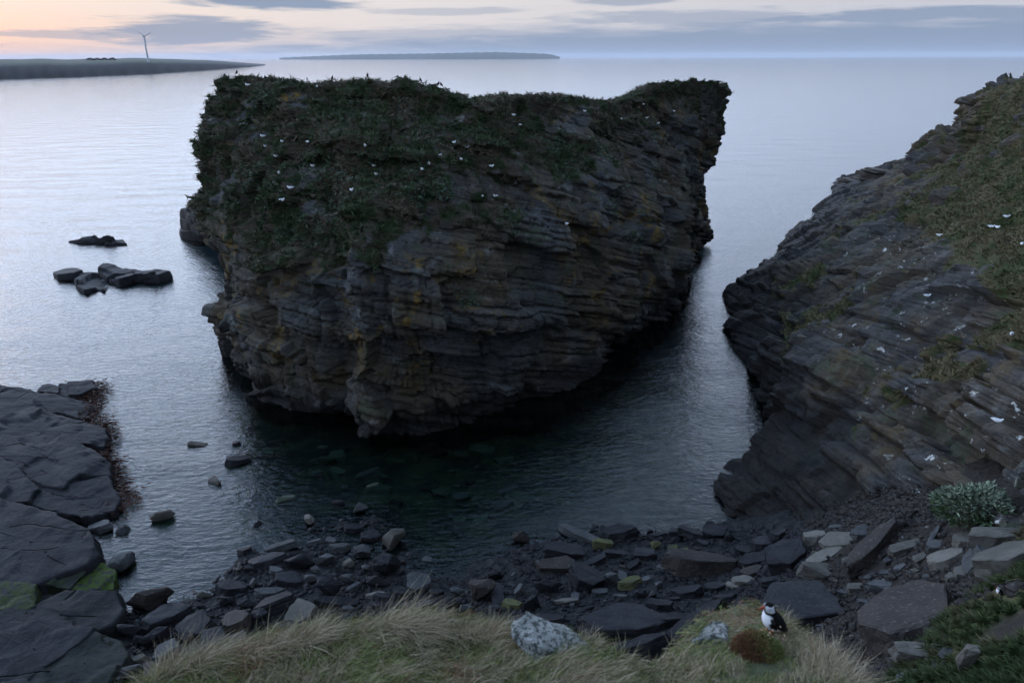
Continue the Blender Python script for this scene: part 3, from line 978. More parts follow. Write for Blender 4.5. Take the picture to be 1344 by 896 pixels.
for (px, py, w, h, a, tn, kd, th, tl, lb) in [
        (757, 701, 62, 17, -32, 'm', 's', .5, None, 'grey log-like splinter of rock slanting down into the cove water'),
        (789, 714, 32, 15, -8, 'o', 's', .5, None, 'short slab with yellow-green algae at the end of the grey splinter'),
        (670, 792, 26, 17, 0, 'o', 's', None, None, 'greenish slab low among boulders behind the white lichened rock'),
        (740, 789, 35, 10, -5, 'p', 's', .3, None, 'thin pale plank of stone on the dark rock fall'),
        (826, 763, 38, 20, 27, 'o', 's', .4, None, 'pale olive slab tilted like a lid on the rock fall'),
        (858, 716, 16, 14, 0, 'o', 'b', None, None, 'blocky yellow-green algae covered stone by the cove water'),
        (881, 719, 15, 11, 15, 'o', 's', None, None, 'small yellow-green stone between two algae stones by the cove'),
        (894, 723, 18, 8, 15, 'o', 's', None, None, 'low flat yellow-green stone touching the speckled dark slab'),
        (914, 739, 98, 36, -6, 'b', 's', 1.0, (-.1, .1), 'wide dark slab speckled white overhanging the rock fall like a table'),
        (819, 812, 124, 54, -4, 'd', 's', .9, (.05, .04), 'largest flat dark slab of the rock fall behind the white lichened rock'),
        (834, 852, 90, 30, 0, 'd', 's', .8, None, 'dark slab dropping away just past the grassy clifftop edge'),
        (916, 817, 82, 32, 12, 'd', 's', .8, (.1, -.15), 'smooth dark slab tilted behind the small lichened rock'),
        (1050, 800, 118, 74, -8, 'd', 's', 1.3, (.06, 0), 'broad black slab directly behind the standing puffin'),
        (1030, 728, 56, 46, 10, 'd', 's', .9, None, 'dark slab leaning where the headland foot meets the scree'),
        (1183, 806, 150, 92, 38, 'b', 's', 1.0, (0, -.06), 'huge brown slab sloping down the scree beside the grassy bank')]:
    put_rock(px, py, w, h, a, tn, kd, lb, None, thick=th, tilt=tl)
# --- scree of pale dry flagstones
SCREE = [
    (1067, 705, 33, 25, -20, 'p', 's'), (1101, 711, 54, 24, -28, 'p', 's'), (1081, 730, 58, 20, 5, 'p', 's'), (1128, 699, 36, 18, 30, 'm', 's'), (1078, 752, 64, 30, 3, 'p', 's'), (1185, 718, 48, 18, 5, 'p', 's'),
    (1224, 716, 22, 14, 15, 'm', 's'), (1239, 734, 48, 30, -12, 'p', 's'), (1261, 708, 30, 20, 30, 'p', 's'), (1122, 771, 27, 16, -10, 'p', 's'), (1153, 768, 42, 16, 0, 'm', 's'), (1205, 732, 20, 12, 10, 'p', 's'), (1178, 745, 18, 9, 0, 'm', 's'),
    (1052, 847, 30, 10, -8, 'p', 's'), (1062, 859, 30, 14, -5, 'b', 's'), (1088, 849, 28, 10, 18, 'b', 's'), (1330, 771, 32, 16, 5, 'b', 's'), (1135, 790, 26, 9, -30, 'm', 's'), (1105, 778, 16, 10, -40, 'm', 's'),
    (1245, 757, 18, 12, 0, 'p', 's'), (1258, 748, 16, 20, -20, 'p', 's'), (1160, 752, 18, 9, 0, 'm', 's'), (1195, 752, 18, 8, 0, 'm', 's'), (1215, 757, 16, 8, 0, 'm', 's'), (1140, 757, 16, 8, 0, 'm', 's'), (1097, 692, 28, 8, 0, 'm', 's'), (1115, 735, 24, 12, -20, 'p', 's'), (1165, 735, 22, 9, 10, 'm', 's'),
    (1325, 762, 12, 8, 0, 'p', 's'), (1215, 785, 12, 8, 0, 'm', 's'), (1235, 795, 10, 8, 0, 'p', 's'), (1262, 836, 14, 10, 20, 'm', 's'), (1238, 858, 24, 16, 0, 'm', 's'), (1225, 880, 26, 16, 10, 'b', 's'), (1148, 886, 30, 16, 0, 'b', 's'), (1185, 888, 24, 14, 0, 'm', 's'),
]
for (px, py, w, h, a, tn, kd) in SCREE:
    put_rock(px, py, w, h, a, tn, kd, tone_label(tn, kd, 'in the flagstone scree at the headland foot'), f'{TONEW[tn]} slabs in the scree')
for (px, py, w, h, a, tn, kd, th, tl, lb) in [
        (1141, 718, 100, 26, 22, 'b', 's', .55, (0, -.30), 'long brown beam of stone propped diagonally across the scree'),
        (1224, 704, 40, 9, 30, 'm', 's', .22, (0, -.2), 'thin grey flagstone tilted up like a ramp on the scree'),
        (1303, 706, 70, 30, 3, 'p', 's', .5, None, 'wide pale flagstone at the top of the scree under the bush'),
        (1316, 737, 74, 46, 12, 'p', 's', .7, (0, -.1), 'thick pale slab with a dark undercut edge by the second puffin'),
        (1274, 733, 15, 44, -8, 'm', 's', .9, (.2, .2), 'upright shard of rock wedged between two pale slabs'),
        (1130, 804, 13, 13, 0, 'p', 'b', None, None, 'small pale cube-shaped stone beside the huge brown slab'),
        (1199, 858, 70, 28, -6, 'p', 's', .4, (.1, 0), 'pale pointed slab jutting from under the huge brown slab'),
        (1264, 872, 30, 46, -15, 'p', 'b', 1.1, (.2, 0), 'upright orange-lichened rock at the edge of the grassy bank')]:
    put_rock(px, py, w, h, a, tn, kd, lb, None, thick=th, tilt=tl)
# --- rocks standing in the cove water
for (px, py, w, h, a, tn, kd, lb) in [
        (131, 687, 36, 19, -12, 'm', 's', 'flat-topped rock in the water off the lower rock platform'),
        (161, 691, 18, 20, 0, 'm', 'b', 'small knobbly rock in the water beside the flat-topped rock'),
        (157, 730, 32, 44, 0, 'm', 'b', 'tall dark-footed rock standing in the water near the green platform tip'),
        (210, 675, 33, 19, 18, 'p', 'b', 'pale pointed rock alone in the open cove water'),
        (257, 581, 26, 7, 0, 'p', 's', 'pale rock barely awash in the cove left of the submerged stones'),
        (280, 627, 14, 20, 30, 'p', 'b', 'pale half-drowned rock between the pointed rock and the dark slab'),
        (311, 601, 33, 15, 25, 'd', 's', 'dark smooth slab breaking the water near the stack foot'),
        (308, 580, 11, 8, 40, 'd', 's', 'tiny dark rock tip beyond the dark smooth slab')]:
    put_rock(px, py, w, h, a, tn, kd, lb, None, on_water=True, sink=.35, cat='rock')

# --- filler stones: counted stones between the traced ones
rg = random.Random(5)


def in_poly(x, y, poly):
    c = False
    j = len(poly) - 1
    for i in range(len(poly)):
        (xi, yi), (xj, yj) = poly[i], poly[j]
        if (yi > y) != (yj > y) and x < (xj - xi) * (y - yi) / (yj - yi) + xi:
            c = not c
        j = i
    return c


FILL_MORE = [(935, 700), (960, 690), (1060, 695), (1070, 780), (1010, 790), (960, 750)]
FILL = [([(160, 800), (250, 775), (320, 735), (390, 690), (480, 670), (540, 720), (600, 760), (640, 800), (560, 830), (300, 880), (160, 896)], 115, (9, 18), 'ddddddmb', 'small loose stone wedged between boulders of the beach', 'small stones of the boulder beach'),
        ([(600, 770), (680, 700), (760, 690), (960, 700), (1010, 760), (980, 850), (780, 870), (640, 810)], 100, (8, 17), 'ddddmb', 'small broken stone filling gaps in the rock fall', 'small stones of the rock fall'),
        ([(1020, 760), (1060, 690), (1344, 700), (1344, 780), (1240, 800), (1240, 890), (1100, 880), (1040, 850)], 75, (7, 15), 'mmpbbbd', 'small chip of flagstone lying in the scree', 'small stones of the scree')]
for (poly, n, (lo, hi_), tones, lb, grp) in FILL:
    k = 0
    x0, x1 = min(p[0] for p in poly), max(p[0] for p in poly)
    y0, y1 = min(p[1] for p in poly), max(p[1] for p in poly)
    while k < n:
        x, y = rg.uniform(x0, x1), rg.uniform(y0, y1)
        if not in_poly(x, y, poly):
            continue
        w = rg.uniform(lo, hi_) * rg.uniform(.7, 1)
        put_rock(x, y, w, w * rg.uniform(.4, .75), rg.uniform(-60, 60), rg.choice(tones), rg.choice('sb'), lb, grp, name='stone', sink=.25, cat='stone')
        k += 1
# --- shingle too small to pick apart
def shingle(name, poly, n, lo, hi_, mat, label, seed, want=('shore',)):
    rr = np.random.default_rng(seed)
    protos = []
    for me in GRIT:
        co = np.array([v.co for v in me.vertices])
        me.calc_loop_triangles()
        protos.append((co, np.array([t_.vertices[:] for t_ in me.loop_triangles])))
    xs = [p[0] for p in poly]
    ys = [p[1] for p in poly]
    Vs, Fs, off, k = [], [], 0, 0
    while k < n:
        x, y = rr.uniform(min(xs), max(xs)), rr.uniform(min(ys), max(ys))
        if not in_poly(x, y, poly):
            continue
        hit = cast(x, y, want)
        k += 1
        if not hit:
            continue
        co, fc = protos[rr.integers(6)]
        sz = rr.uniform(lo, hi_)
        rot = np.array(Euler((rr.uniform(-.5, .5), rr.uniform(-.5, .5), rr.uniform(0, 6.3))).to_matrix())
        Vs.append((co * np.array([sz, sz * rr.uniform(.6, 1), sz * rr.uniform(.35, .7)])) @ rot.T + np.array(hit[0]))
        Fs.append(fc + off)
        off += len(co)
    o = np_mesh(name, np.concatenate(Vs), np.concatenate(Fs), mat)
    tag(o, label, 'shingle', kind='stuff')


shingle('beach_shingle', FILL[0][0], 1500, .18, .5, M['dark'], 'dark shingle between the boulders of the beach', 1)
shingle('rock_fall_rubble', FILL[1][0], 1500, .15, .5, M['dark'], 'dark rubble between the slabs of the rock fall', 2)
shingle('scree_rubble', FILL[2][0], 1600, .12, .42, M['brown'], 'brown rubble between the flagstones of the scree', 3)

shingle('headland_foot_rubble', FILL_MORE, 700, .15, .55, M['dark'], 'dark rubble at the foot of the headland beside the rock fall', 4)
shingle('cliff_foot_rubble', [(1040, 700), (1090, 668), (1150, 640), (1235, 640), (1240, 690), (1150, 692), (1060, 712)], 900, .12, .45, M['brown'], 'brown rubble between the headland foot and the pale scree', 6, ('shore', 'headland'))

# --- stones seen through the shallow water
SUBP = [(345, 570), (470, 590), (620, 580), (760, 600), (700, 670), (620, 720), (540, 690), (480, 650), (380, 660), (350, 640)]
k = 0
while k < 75:
    x, y = rg.uniform(330, 800), rg.uniform(560, 730)
    if not in_poly(x, y, SUBP):
        continue
    w = rg.uniform(12, 44) * rg.uniform(.6, 1)
    put_rock(x, y, w, w * rg.uniform(.4, .6), rg.uniform(-40, 40), rg.choice('gggmd'), rg.choice('ssb'), 'greenish stone lying under the shallow water at the stack foot', 'submerged stones', name='submerged_stone', sink=.35, cat='stone')
    k += 1
# ================================================================ low rock platforms on the left
m, t, b, _ = new_mat('platform_rock')
geo = nd(t, 'ShaderNodeNewGeometry')
pos = geo.outputs['Position']
n1 = noise(t, pos, .6, 5, .6)
n2 = noise(t, pos, 3.5, 5, .65)
col = mixc(t, sstep(t, n1, .35, .65), (0.011, 0.0115, 0.014), (0.023, 0.0225, 0.025))
col = mixc(t, mth(t, 'MULTIPLY', sstep(t, n2, .58, .7), .35), col, (0.05, 0.048, 0.047))
col = mixc(t, mth(t, 'MULTIPLY', sstep(t, n2, .5, .35), .5), col, (0.018, 0.018, 0.02))
mpv = nd(t, 'ShaderNodeMapping')
mpv.inputs['Rotation'].default_value = (0, 0, R(28))
mpv.inputs['Scale'].default_value = (.28, .75, .3)
wv_ = nd(t, 'ShaderNodeVectorMath', operation='ADD')
nz_ = nd(t, 'ShaderNodeTexNoise')
nz_.inputs['Scale'].default_value = .45
t.links.new(pos, nz_.inputs['Vector'])
t.links.new(pos, wv_.inputs[0])
t.links.new(nz_.outputs['Color'], wv_.inputs[1])
t.links.new(wv_.outputs[0], mpv.inputs[0])
vc = nd(t, 'ShaderNodeTexVoronoi', feature='DISTANCE_TO_EDGE')
vc.inputs['Scale'].default_value = .5
t.links.new(mpv.outputs[0], vc.inputs['Vector'])
crack = mth(t, 'MAXIMUM', sstep(t, vc.outputs['Distance'], 0.0, 0.02), sstep(t, n1, .46, .54))
col = mixc(t, crack, (0.005, 0.005, 0.006), col)
col = mixc(t, mth(t, 'MULTIPLY', attr(t, 'algae'), sstep(t, n2, .38, .55)), col, (0.032, 0.052, 0.004))
t.links.new(col, b.inputs['Base Color'])
b.inputs['Roughness'].default_value = .65
b.inputs['Specular IOR Level'].default_value = .10
bump(t, b, mth(t, 'ADD', mth(t, 'ADD', n1, mth(t, 'MULTIPLY', n2, .6)), mth(t, 'MULTIPLY', crack, .7)), .9, .14)
M['platform'] = m


def poly_slab(name, pix, z, thick, parent, seed, tiltx=0.0, tilty=0.0, algae=0.0, mat=None, step=.16, relief=1.0):
    """flat bed of rock with a ragged outline, terraced top and broken sides"""
    pts = np.array([Pz(px, py, z) for px, py in pix])[:, :2]
    cen = pts.mean(0)
    # ragged outline: angular chips rather than waves
    grow = 1.10
    pts = cen + (pts - cen) * grow
    dense = []
    n = len(pts)
    for i in range(n):
        a_, b_ = pts[i], pts[(i + 1) % n]
        m_ = max(2, int(np.linalg.norm(b_ - a_) / step))
        for q in range(m_):
            dense.append(a_ + (b_ - a_) * q / m_)
    dense = np.array(dense)
    cellk = np.floor(np.arange(len(dense)) / 5.0)
    k = 0.5 * fbm(dense[:, 0] * .6, dense[:, 1] * .6, dense[:, 0] * 0, 3, seed) + 0.9 * (hsh(cellk, np.full_like(cellk, seed)) - .5)
    dirs = dense - cen
    L = np.linalg.norm(dirs, axis=1, keepdims=True)
    dense = dense + dirs / L * (0.22 * k[:, None])
    nd_ = len(dense)
    fr_ = np.array([1.05, 1.06, 1.04, 1.015, 1.0, .985, .93, .86, .78, .7, .6, .5, .4, .3, .2, .1, .02])
    zz_ = np.array([-thick, -thick * .7, -thick * .35, -.16, -.03, 0] + [0] * 11)
    V = []
    ca = hsh(np.array([seed]), np.array([3]))[0] * 3.1
    for f, dz in zip(fr_, zz_):
        p = cen + (dense - cen) * f
        base = z + tiltx * (p[:, 0] - cen[0]) + tilty * (p[:, 1] - cen[1])
        u_ = p[:, 0] * math.cos(ca) + p[:, 1] * math.sin(ca)
        w_ = -p[:, 0] * math.sin(ca) + p[:, 1] * math.cos(ca)
        ter = u_ / 2.3 + .8 * fbm(p[:, 0] * .4, p[:, 1] * .4, p[:, 0] * 0, 3, seed + 9)
        fl = np.floor(ter)
        rel = relief * .20 * (hsh(fl, np.floor(w_ / 3.1 + fl * .37), np.full_like(fl, seed)) - .5) + .07 * (ter - fl) + .06 * fbm(p[:, 0] * 2, p[:, 1] * 2, p[:, 0] * 0, 3, seed + 4)
        off = 0.16 * fbm(p[:, 0] * 1.5, p[:, 1] * 1.5, p[:, 0] * 0 + dz * 4, 3, seed + 6) if dz < -.1 else 0
        V.append(np.stack([p[:, 0] + off, p[:, 1] + off, base + dz + rel], -1))
    V = np.array(V)
    return np_mesh(name, V.reshape(-1, 3), grid_faces(len(fr_), nd_, True), mat or M['platform'], parent, {'algae': np.full(len(fr_) * nd_, algae)})


upper = empty('rock_platform', Pz(60, 600, 0))
tag(upper, 'low black rock platform fringed with brown seaweed beside open water', 'rock platform')
lower = empty('rock_platform', Pz(60, 780, 0))
tag(lower, 'low dark rock platform with bright green algae next to the boulder beach', 'rock platform')


def local(o, root):
    o.location = -Vector(root.location)
    return o


UP = [([(-60, 548), (-50, 520), (0, 519), (29, 512), (62, 518), (104, 523), (118, 530), (107, 543), (70, 537), (29, 545)], .55),
      ([(-60, 585), (-40, 552), (0, 551), (51, 540), (107, 552), (129, 560), (126, 578), (102, 577), (80, 569), (40, 575), (0, 574)], .85),
      ([(-60, 600), (0, 574), (43, 576), (78, 571), (107, 583), (134, 601), (135, 614), (99, 616), (80, 630), (54, 628), (0, 601)], 1.05),
      ([(-70, 640), (-50, 604), (0, 602), (20, 614), (42, 634), (30, 650), (0, 652)], 1.2),
      ([(20, 655), (43, 640), (99, 634), (137, 626), (149, 651), (144, 664), (112, 672), (78, 668)], .6),
      ([(70, 512), (78, 503), (100, 501), (120, 499), (123, 508), (105, 516), (85, 517)], .35),
      ([(50, 512), (54, 504), (64, 502), (76, 507), (74, 514)], .5),
      ([(-60, 512), (0, 506), (34, 508), (20, 512), (-30, 517)], .3)]
for i, (pix, z) in enumerate(UP):
    local(poly_slab('rock_bed', pix, z, 1.6, upper, 500 + i * 13, tiltx=-.05, tilty=.02), upper)
LO = [([(-60, 760), (-60, 668), (0, 661), (32, 668), (70, 676), (108, 692), (118, 718), (104, 732), (70, 745), (47, 756), (0, 760)], 1.25, 0),
      ([(86, 771), (100, 752), (120, 742), (136, 738), (147, 749), (147, 769), (117, 772)], .55, .95),
      ([(50, 765), (70, 746), (104, 734), (118, 738), (104, 752), (88, 768)], .8, .35),
      ([(-50, 800), (-40, 764), (0, 763), (42, 765), (40, 792), (20, 799)], 1.3, .6),
      ([(-40, 815), (0, 803), (45, 795), (86, 776), (146, 774), (151, 797), (138, 812), (115, 823), (86, 816)], 1.1, .05),
      ([(-50, 910), (-40, 818), (86, 819), (113, 826), (99, 843), (60, 868), (30, 890)], 1.5, 0),
      ([(36, 893), (70, 868), (104, 845), (122, 832), (152, 841), (160, 856), (135, 892), (80, 930)], 1.35, .12),
      ([(-60, 990), (-50, 905), (30, 896), (80, 932), (40, 990)], 1.8, 0)]
for i, (pix, z, al) in enumerate(LO):
    local(poly_slab('rock_bed', pix, z, 1.6, lower, 700 + i * 13, tiltx=-.06, tilty=.02, algae=al), lower)

# seaweed fringe
m, t, b, _ = new_mat('blade_colours')
t.links.new(attr(t, 'tint', True), b.inputs['Base Color'])
b.inputs['Roughness'].default_value = .7
b.inputs['Specular IOR Level'].default_value = .2
M['blade'] = m


def blades(name, root, direction, length, width, tint, parent=None, segs=2, droop=.5, mat=None):
    """ribbon blades: root (n,3), direction (n,3) unit, length, width (n), tint (n,3)"""
    n = len(root)
    side = np.cross(direction, RNG.normal(size=(n, 3)))
    side /= np.linalg.norm(side, axis=1, keepdims=True) + 1e-9
    rowsv = []
    for i in range(segs + 1):
        f = i / segs
        c = root + direction * (length * f)[:, None]
        hd = direction.copy()
        hd[:, 2] = 0
        c = c + hd * (droop * length * f * f)[:, None]
        c[:, 2] -= droop * .55 * length * f * f
        wv = (width * (1 - f) ** .7 * .5)[:, None]
        if i == segs:
            rowsv.append(c[:, None])
        else:
            rowsv.append(np.stack([c - side * wv, c + side * wv], 1))
    V = np.concatenate(rowsv, 1)
    per = V.shape[1]
    fs = []
    for i in range(segs - 1):
        fs += [(2 * i, 2 * i + 1, 2 * i + 3), (2 * i, 2 * i + 3, 2 * i + 2)]
    fs.append((2 * segs - 2, 2 * segs - 1, 2 * segs))
    F = (np.arange(n)[:, None, None] * per + np.array(fs)[None]).reshape(-1, 3)
    T = np.repeat(tint, per, axis=0)
    return np_mesh(name, V.reshape(-1, 3), F, mat or M['blade'], parent, {'tint': T}, flat=False)


def unit(a):
    return a / (np.linalg.norm(a, axis=1, keepdims=True) + 1e-9)


edge_px = [(100, 503), (122, 505), (118, 515), (112, 525), (117, 532), (108, 545), (115, 555), (130, 560), (128, 572), (122, 582), (110, 588), (125, 595), (136, 605), (134, 615), (128, 625), (140, 632), (149, 648), (147, 660), (140, 668)]
er = np.array([Pz(px, py, .15) for px, py in edge_px])
rt = []
for i in range(len(er) - 1):
    q = RNG.random((150, 1))
    rt.append(er[i] * (1 - q) + er[i + 1] * q)
rt = np.concatenate(rt) + RNG.normal(size=(150 * (len(er) - 1), 3)) * np.array([.55, .35, .08]) + np.array([.35, 0, .12])
n = len(rt)
dr = unit(np.stack([RNG.normal(.5, .6, n), RNG.normal(0, .6, n), RNG.normal(.15, .25, n)], -1))
tn = np.array([.045, .018, .010]) * RNG.uniform(.5, 1.5, (n, 1))
local(blades('seaweed', rt, dr, RNG.uniform(.15, .42, n), RNG.uniform(.05, .11, n), tn, upper), upper)['kind'] = 'stuff'

# ================================================================ rocks out at sea
def bed_pile(name, label, pix_beds, mat, seed, group=None, cat='sea rock', name_tilt=True):
    o = empty(name, Pz(*pix_beds[0][0][0], 0))
    tag(o, label, cat, group)
    for i, (pix, z, th) in enumerate(pix_beds):
        local(poly_slab('rock_bed', pix, z, th, o, seed + i * 7, mat=mat, step=.35, relief=3.2, tiltx=(.13 if name_tilt else .05) * (-1) ** i, tilty=-.06), o)
    return o


bed_pile('sea_rock', 'low dark skerry of broken slabs alone on the bright water', [
    ([(70, 354), (78, 349), (88, 350), (100, 353), (106, 358), (96, 361), (76, 361)], .45, 1.2),
    ([(100, 369), (108, 360), (122, 358), (140, 361), (144, 370), (134, 377), (124, 375), (112, 379), (104, 376)], .4, 1.1),
    ([(138, 358), (150, 353), (170, 352), (186, 355), (204, 356), (218, 360), (206, 365), (178, 364), (160, 368), (142, 364)], .45, 1.3),
    ([(130, 354), (138, 348), (148, 347), (162, 350), (172, 354), (160, 358), (140, 360)], .8, 1.0),
    ([(182, 357), (192, 353), (206, 357), (200, 361), (186, 361)], .8, .7)], M['platform'], 900)
bed_pile('sea_rock', 'thin reef of dark rock just awash beyond the dark skerry', [
    ([(76, 311), (100, 308), (120, 312), (142, 312), (146, 316), (110, 316), (80, 314)], .22, .9),
    ([(136, 316), (160, 315), (164, 319), (140, 319)], .12, .7)], M['platform'], 940)
bed_pile('sea_rock', 'stepped ledge of layered rock projecting behind the seaward foot of the stack', [
    ([(238, 296), (262, 289), (315, 292), (320, 308), (262, 306), (240, 303)], 1.0, 2.2),
    ([(240, 285), (258, 277), (310, 280), (318, 296), (262, 295)], 2.6, 1.7),
    ([(238, 272), (254, 266), (300, 268), (306, 284), (256, 283)], 3.9, 1.4),
    ([(248, 264), (262, 259), (300, 262), (302, 274), (262, 274)], 5.2, 1.4),
    ([(258, 252), (270, 247), (305, 250), (306, 264), (268, 265)], 6.9, 1.8),
    ([(264, 244), (276, 240), (310, 244), (310, 254), (272, 254)], 8.2, 1.5)], M['cliff'], 960, name_tilt=False)

def outcrop(label, c, w, hgt, seed, dpt=None):
    """a bluff of stacked ragged beds on the headland: c = photo pixel of its foot, w and hgt in metres"""
    h_ = cast(c[0], c[1], ('headland',))
    if not h_:
        return
    base = h_[0]
    o = empty('rock_outcrop', base)
    tag(o, label, 'outcrop')
    rr = random.Random(seed)
    z = -1.2
    i = 0
    while z < hgt:
        th = rr.uniform(.18, .6)
        f = 1 - .28 * max(0, z) / hgt
        nn = rr.randint(6, 8)
        pl = []
        for q in range(nn):
            a = (q + rr.uniform(-.3, .3)) * 2 * math.pi / nn
            r_ = .5 * w * f * rr.uniform(.72, 1.12)
            pl.append((r_ * math.cos(a) + .3 * z, r_ * .7 * math.sin(a), -.5 * th))
            pl.append((r_ * .97 * math.cos(a) + .3 * z, r_ * .68 * math.sin(a), .5 * th))
        me = hull_mesh('bed_mesh', pl, .05, .10, seed + i, 1, 2)
        me.materials.append(M['outcrop'])
        bo_ = bpy.data.objects.new('rock_bed', me)
        C.objects.link(bo_)
        bo_.parent = o
        bo_.location = (rr.uniform(-.2, .2), rr.uniform(-.2, .2), z)
        bo_.rotation_euler = (.06, .12, rr.uniform(-.5, .5))
        z += th * .97
        i += 1


M['outcrop'] = boulder_material('outcrop_rock', (0.05, 0.043, 0.038), (0.085, 0.07, 0.056), (0.14, 0.12, 0.10), 0.3, 0.85)
outcrop('low dark knob of rock at the seaward tip of the headland', (1114, 240), 5.0, .7, 1400)
outcrop('dark hump of rock on the low shelf of the headland tip', (1150, 230), 8.0, .9, 1500)

# ================================================================ turf and plants on the rock
def scatter(P3, veg, n, lo, hi_, wlo, whi, cols, name, parent, up_=.6, nb=6, thr=.5, visible=None, segs=2, droop=.45):
    du, dv = np.gradient(P3, axis=0), np.gradient(P3, axis=1)
    cr = np.cross(du, dv)
    ar = np.linalg.norm(cr, axis=2)
    nr = cr / (ar[..., None] + 1e-9)
    # orient outward: towards the camera side or up
    flip = (nr * (np.array([0, 0, H]) - P3)).sum(-1) < 0
    nr = np.where(flip[..., None], -nr, nr)
    wgt = ar * np.clip(veg - thr, 0, 1) / np.maximum(P3[..., 1], 15)
    if visible is not None:
        wgt = wgt * visible
    wgt = wgt.ravel() / wgt.sum()
    ids = RNG.choice(len(wgt), n, p=wgt)
    p = P3.reshape(-1, 3)[ids]
    nn = nr.reshape(-1, 3)[ids]
    p = np.repeat(p, nb, 0) + RNG.normal(size=(n * nb, 3)) * lo * .35
    nn = np.repeat(nn, nb, 0)
    clump = np.repeat(RNG.normal(size=(n, 3)), nb, 0)
    dr = unit(nn * .5 + np.array([0, 0, up_]) + RNG.normal(size=p.shape) * .45 + clump * .2)
    sel = fbm(p[:, 0] * .5, p[:, 1] * .5, p[:, 2] * .6, 3, 700) * 1.6 + RNG.normal(size=len(p)) * .22
    cols = np.array(cols)
    ci = np.clip(((sel * .5 + .5) * len(cols)).astype(int), 0, len(cols) - 1)
    tint = cols[ci] * RNG.uniform(.6, 1.35, (len(p), 1))
    o = blades(name, p, dr, RNG.uniform(lo, hi_, len(p)), RNG.uniform(wlo, whi, len(p)), tint, parent, segs=segs, droop=droop)
    o['kind'] = 'stuff'
    return o


front = np.zeros(STACK_VEG.shape)
front[:] = (STACK_PTS[..., 1] < 92)
scatter(STACK_PTS, STACK_VEG, 15500, .18, .5, .05, .10, [(.016, .03, .012), (.028, .05, .016), (.05, .068, .03), (.085, .068, .045), (.11, .085, .055)], 'grass_tufts', stack, nb=6, visible=front)
# pale sea-ivory lichen and scurvy grass on ledges lower down
pale = smooth(fbm(STACK_PTS[..., 0] * .25 + 9, STACK_PTS[..., 1] * .25, STACK_PTS[..., 2] * .3, 3, 801), .12, .4) * smooth(STACK_PTS[..., 2], 7, 10)
scatter(STACK_PTS, pale, 4200, .12, .3, .05, .10, [(.10, .135, .10), (.07, .11, .06), (.14, .16, .12)], 'pale_plants', stack, nb=6, visible=front, thr=.3)
hg = scatter(CLIFF_PTS, CLIFF_VEG, 13000, .14, .40, .04, .09, [(.05, .062, .02), (.075, .075, .03), (.12, .098, .05), (.15, .115, .065)], 'headland_grass', None, nb=6, visible=smooth(np.linspace(0, 1, CLIFF_PTS.shape[1])[None, :] * np.ones((CLIFF_PTS.shape[0], 1)), 1, .9))
tag(hg, 'rough olive and straw coloured grass on the headland slopes', 'grass')
SH = np.stack([gx, gy, gz], -1)
pf2 = cast(1306, 785, ('shore', 'headland'))[0]
inview = (np.hypot(gx - pf2.x, (gy - pf2.y) * .6) > .55) * (gx > 5) * (gy > 7.5) * (gx / np.maximum(gy * CP + (H - gz) * SP, .1) < .8)
bg_ = scatter(SH, sveg, 8500, .10, .28, .02, .05, [(.03, .048, .015), (.045, .06, .02), (.10, .085, .045)], 'bank_grass', None, nb=7, visible=inview * 1.0, thr=.2)
tag(bg_, 'dark green grass on the bank above the scree', 'grass')

# shrub at the head of the scree
hit = cast(1272, 672, ('headland', 'shore'))
bl = hit[0]
bush = empty('leafy_shrub', bl)
tag(bush, 'pale grey-green leafy plant clump above the scree under the cliff', 'plant')
n = 3800
th = RNG.random(n) * 2 * math.pi
ph = np.arccos(RNG.random(n))
rr_ = RNG.uniform(.55, 1, n) ** .5 * (1 + .35 * fbm(np.cos(th) * 2.2, np.sin(th) * 2.2, np.cos(ph) * 2.2, 3, 88))
pp = np.stack([1.25 * rr_ * np.sin(ph) * np.cos(th), .95 * rr_ * np.sin(ph) * np.sin(th), 1.05 * rr_ * np.cos(ph) - .1], -1)
dr = unit(pp + RNG.normal(size=pp.shape) * .5 + np.array([0, 0, .4]))
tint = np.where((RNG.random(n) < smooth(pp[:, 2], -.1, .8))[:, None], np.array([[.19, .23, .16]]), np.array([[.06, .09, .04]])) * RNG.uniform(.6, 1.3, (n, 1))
bo = blades('leaves', pp, dr, RNG.uniform(.10, .2, n), RNG.uniform(.05, .1, n), tint, bush, segs=2, droop=.3)
bo['kind'] = 'stuff'
st_n = 26
dr = unit(np.stack([RNG.normal(0, .6, st_n), RNG.normal(0, .6, st_n), np.ones(st_n)], -1))
so = blades('stems', np.zeros((st_n, 3)) + RNG.normal(size=(st_n, 3)) * np.array([.4, .3, 0]), dr, RNG.uniform(.6, 1.0, st_n), np.full(st_n, .05), np.full((st_n, 3), .05), bush)
so['kind'] = 'stuff'

# ================================================================ foreground grass
du, dv = np.gradient(TOP, axis=0), np.gradient(TOP, axis=1)
ar = np.linalg.norm(np.cross(du, dv), axis=2)
ri = np.arange(TOP.shape[0])[:, None] * np.ones((1, TOP.shape[1]))
wgt = ar * (ri > 26) * smooth(ri, 64, 54) * (TOP[..., 1] > 1.8)
NB = 98000
w0 = wgt.ravel() / wgt.sum()
ids = RNG.choice(len(w0), NB, p=w0)
rt = TOP.reshape(-1, 3)[ids] + RNG.normal(size=(NB, 3)) * np.array([.03, .03, .0])
x, y = rt[:, 0], rt[:, 1]
cl1 = fbm(x * 5.0, y * 5.0, x * 0, 3, 600)
cl2 = fbm(x * 1.4 + 7, y * 1.4, x * 0, 2, 610)
leanx = .65 + .5 * vnoise(x * 2.1, y * 2.1, x * 0, 620)
leany = .55 * vnoise(x * 2.1 + 9, y * 2.1, x * 0, 630)
straw = smooth(cl1 + .5 * cl2, -.12, .3)
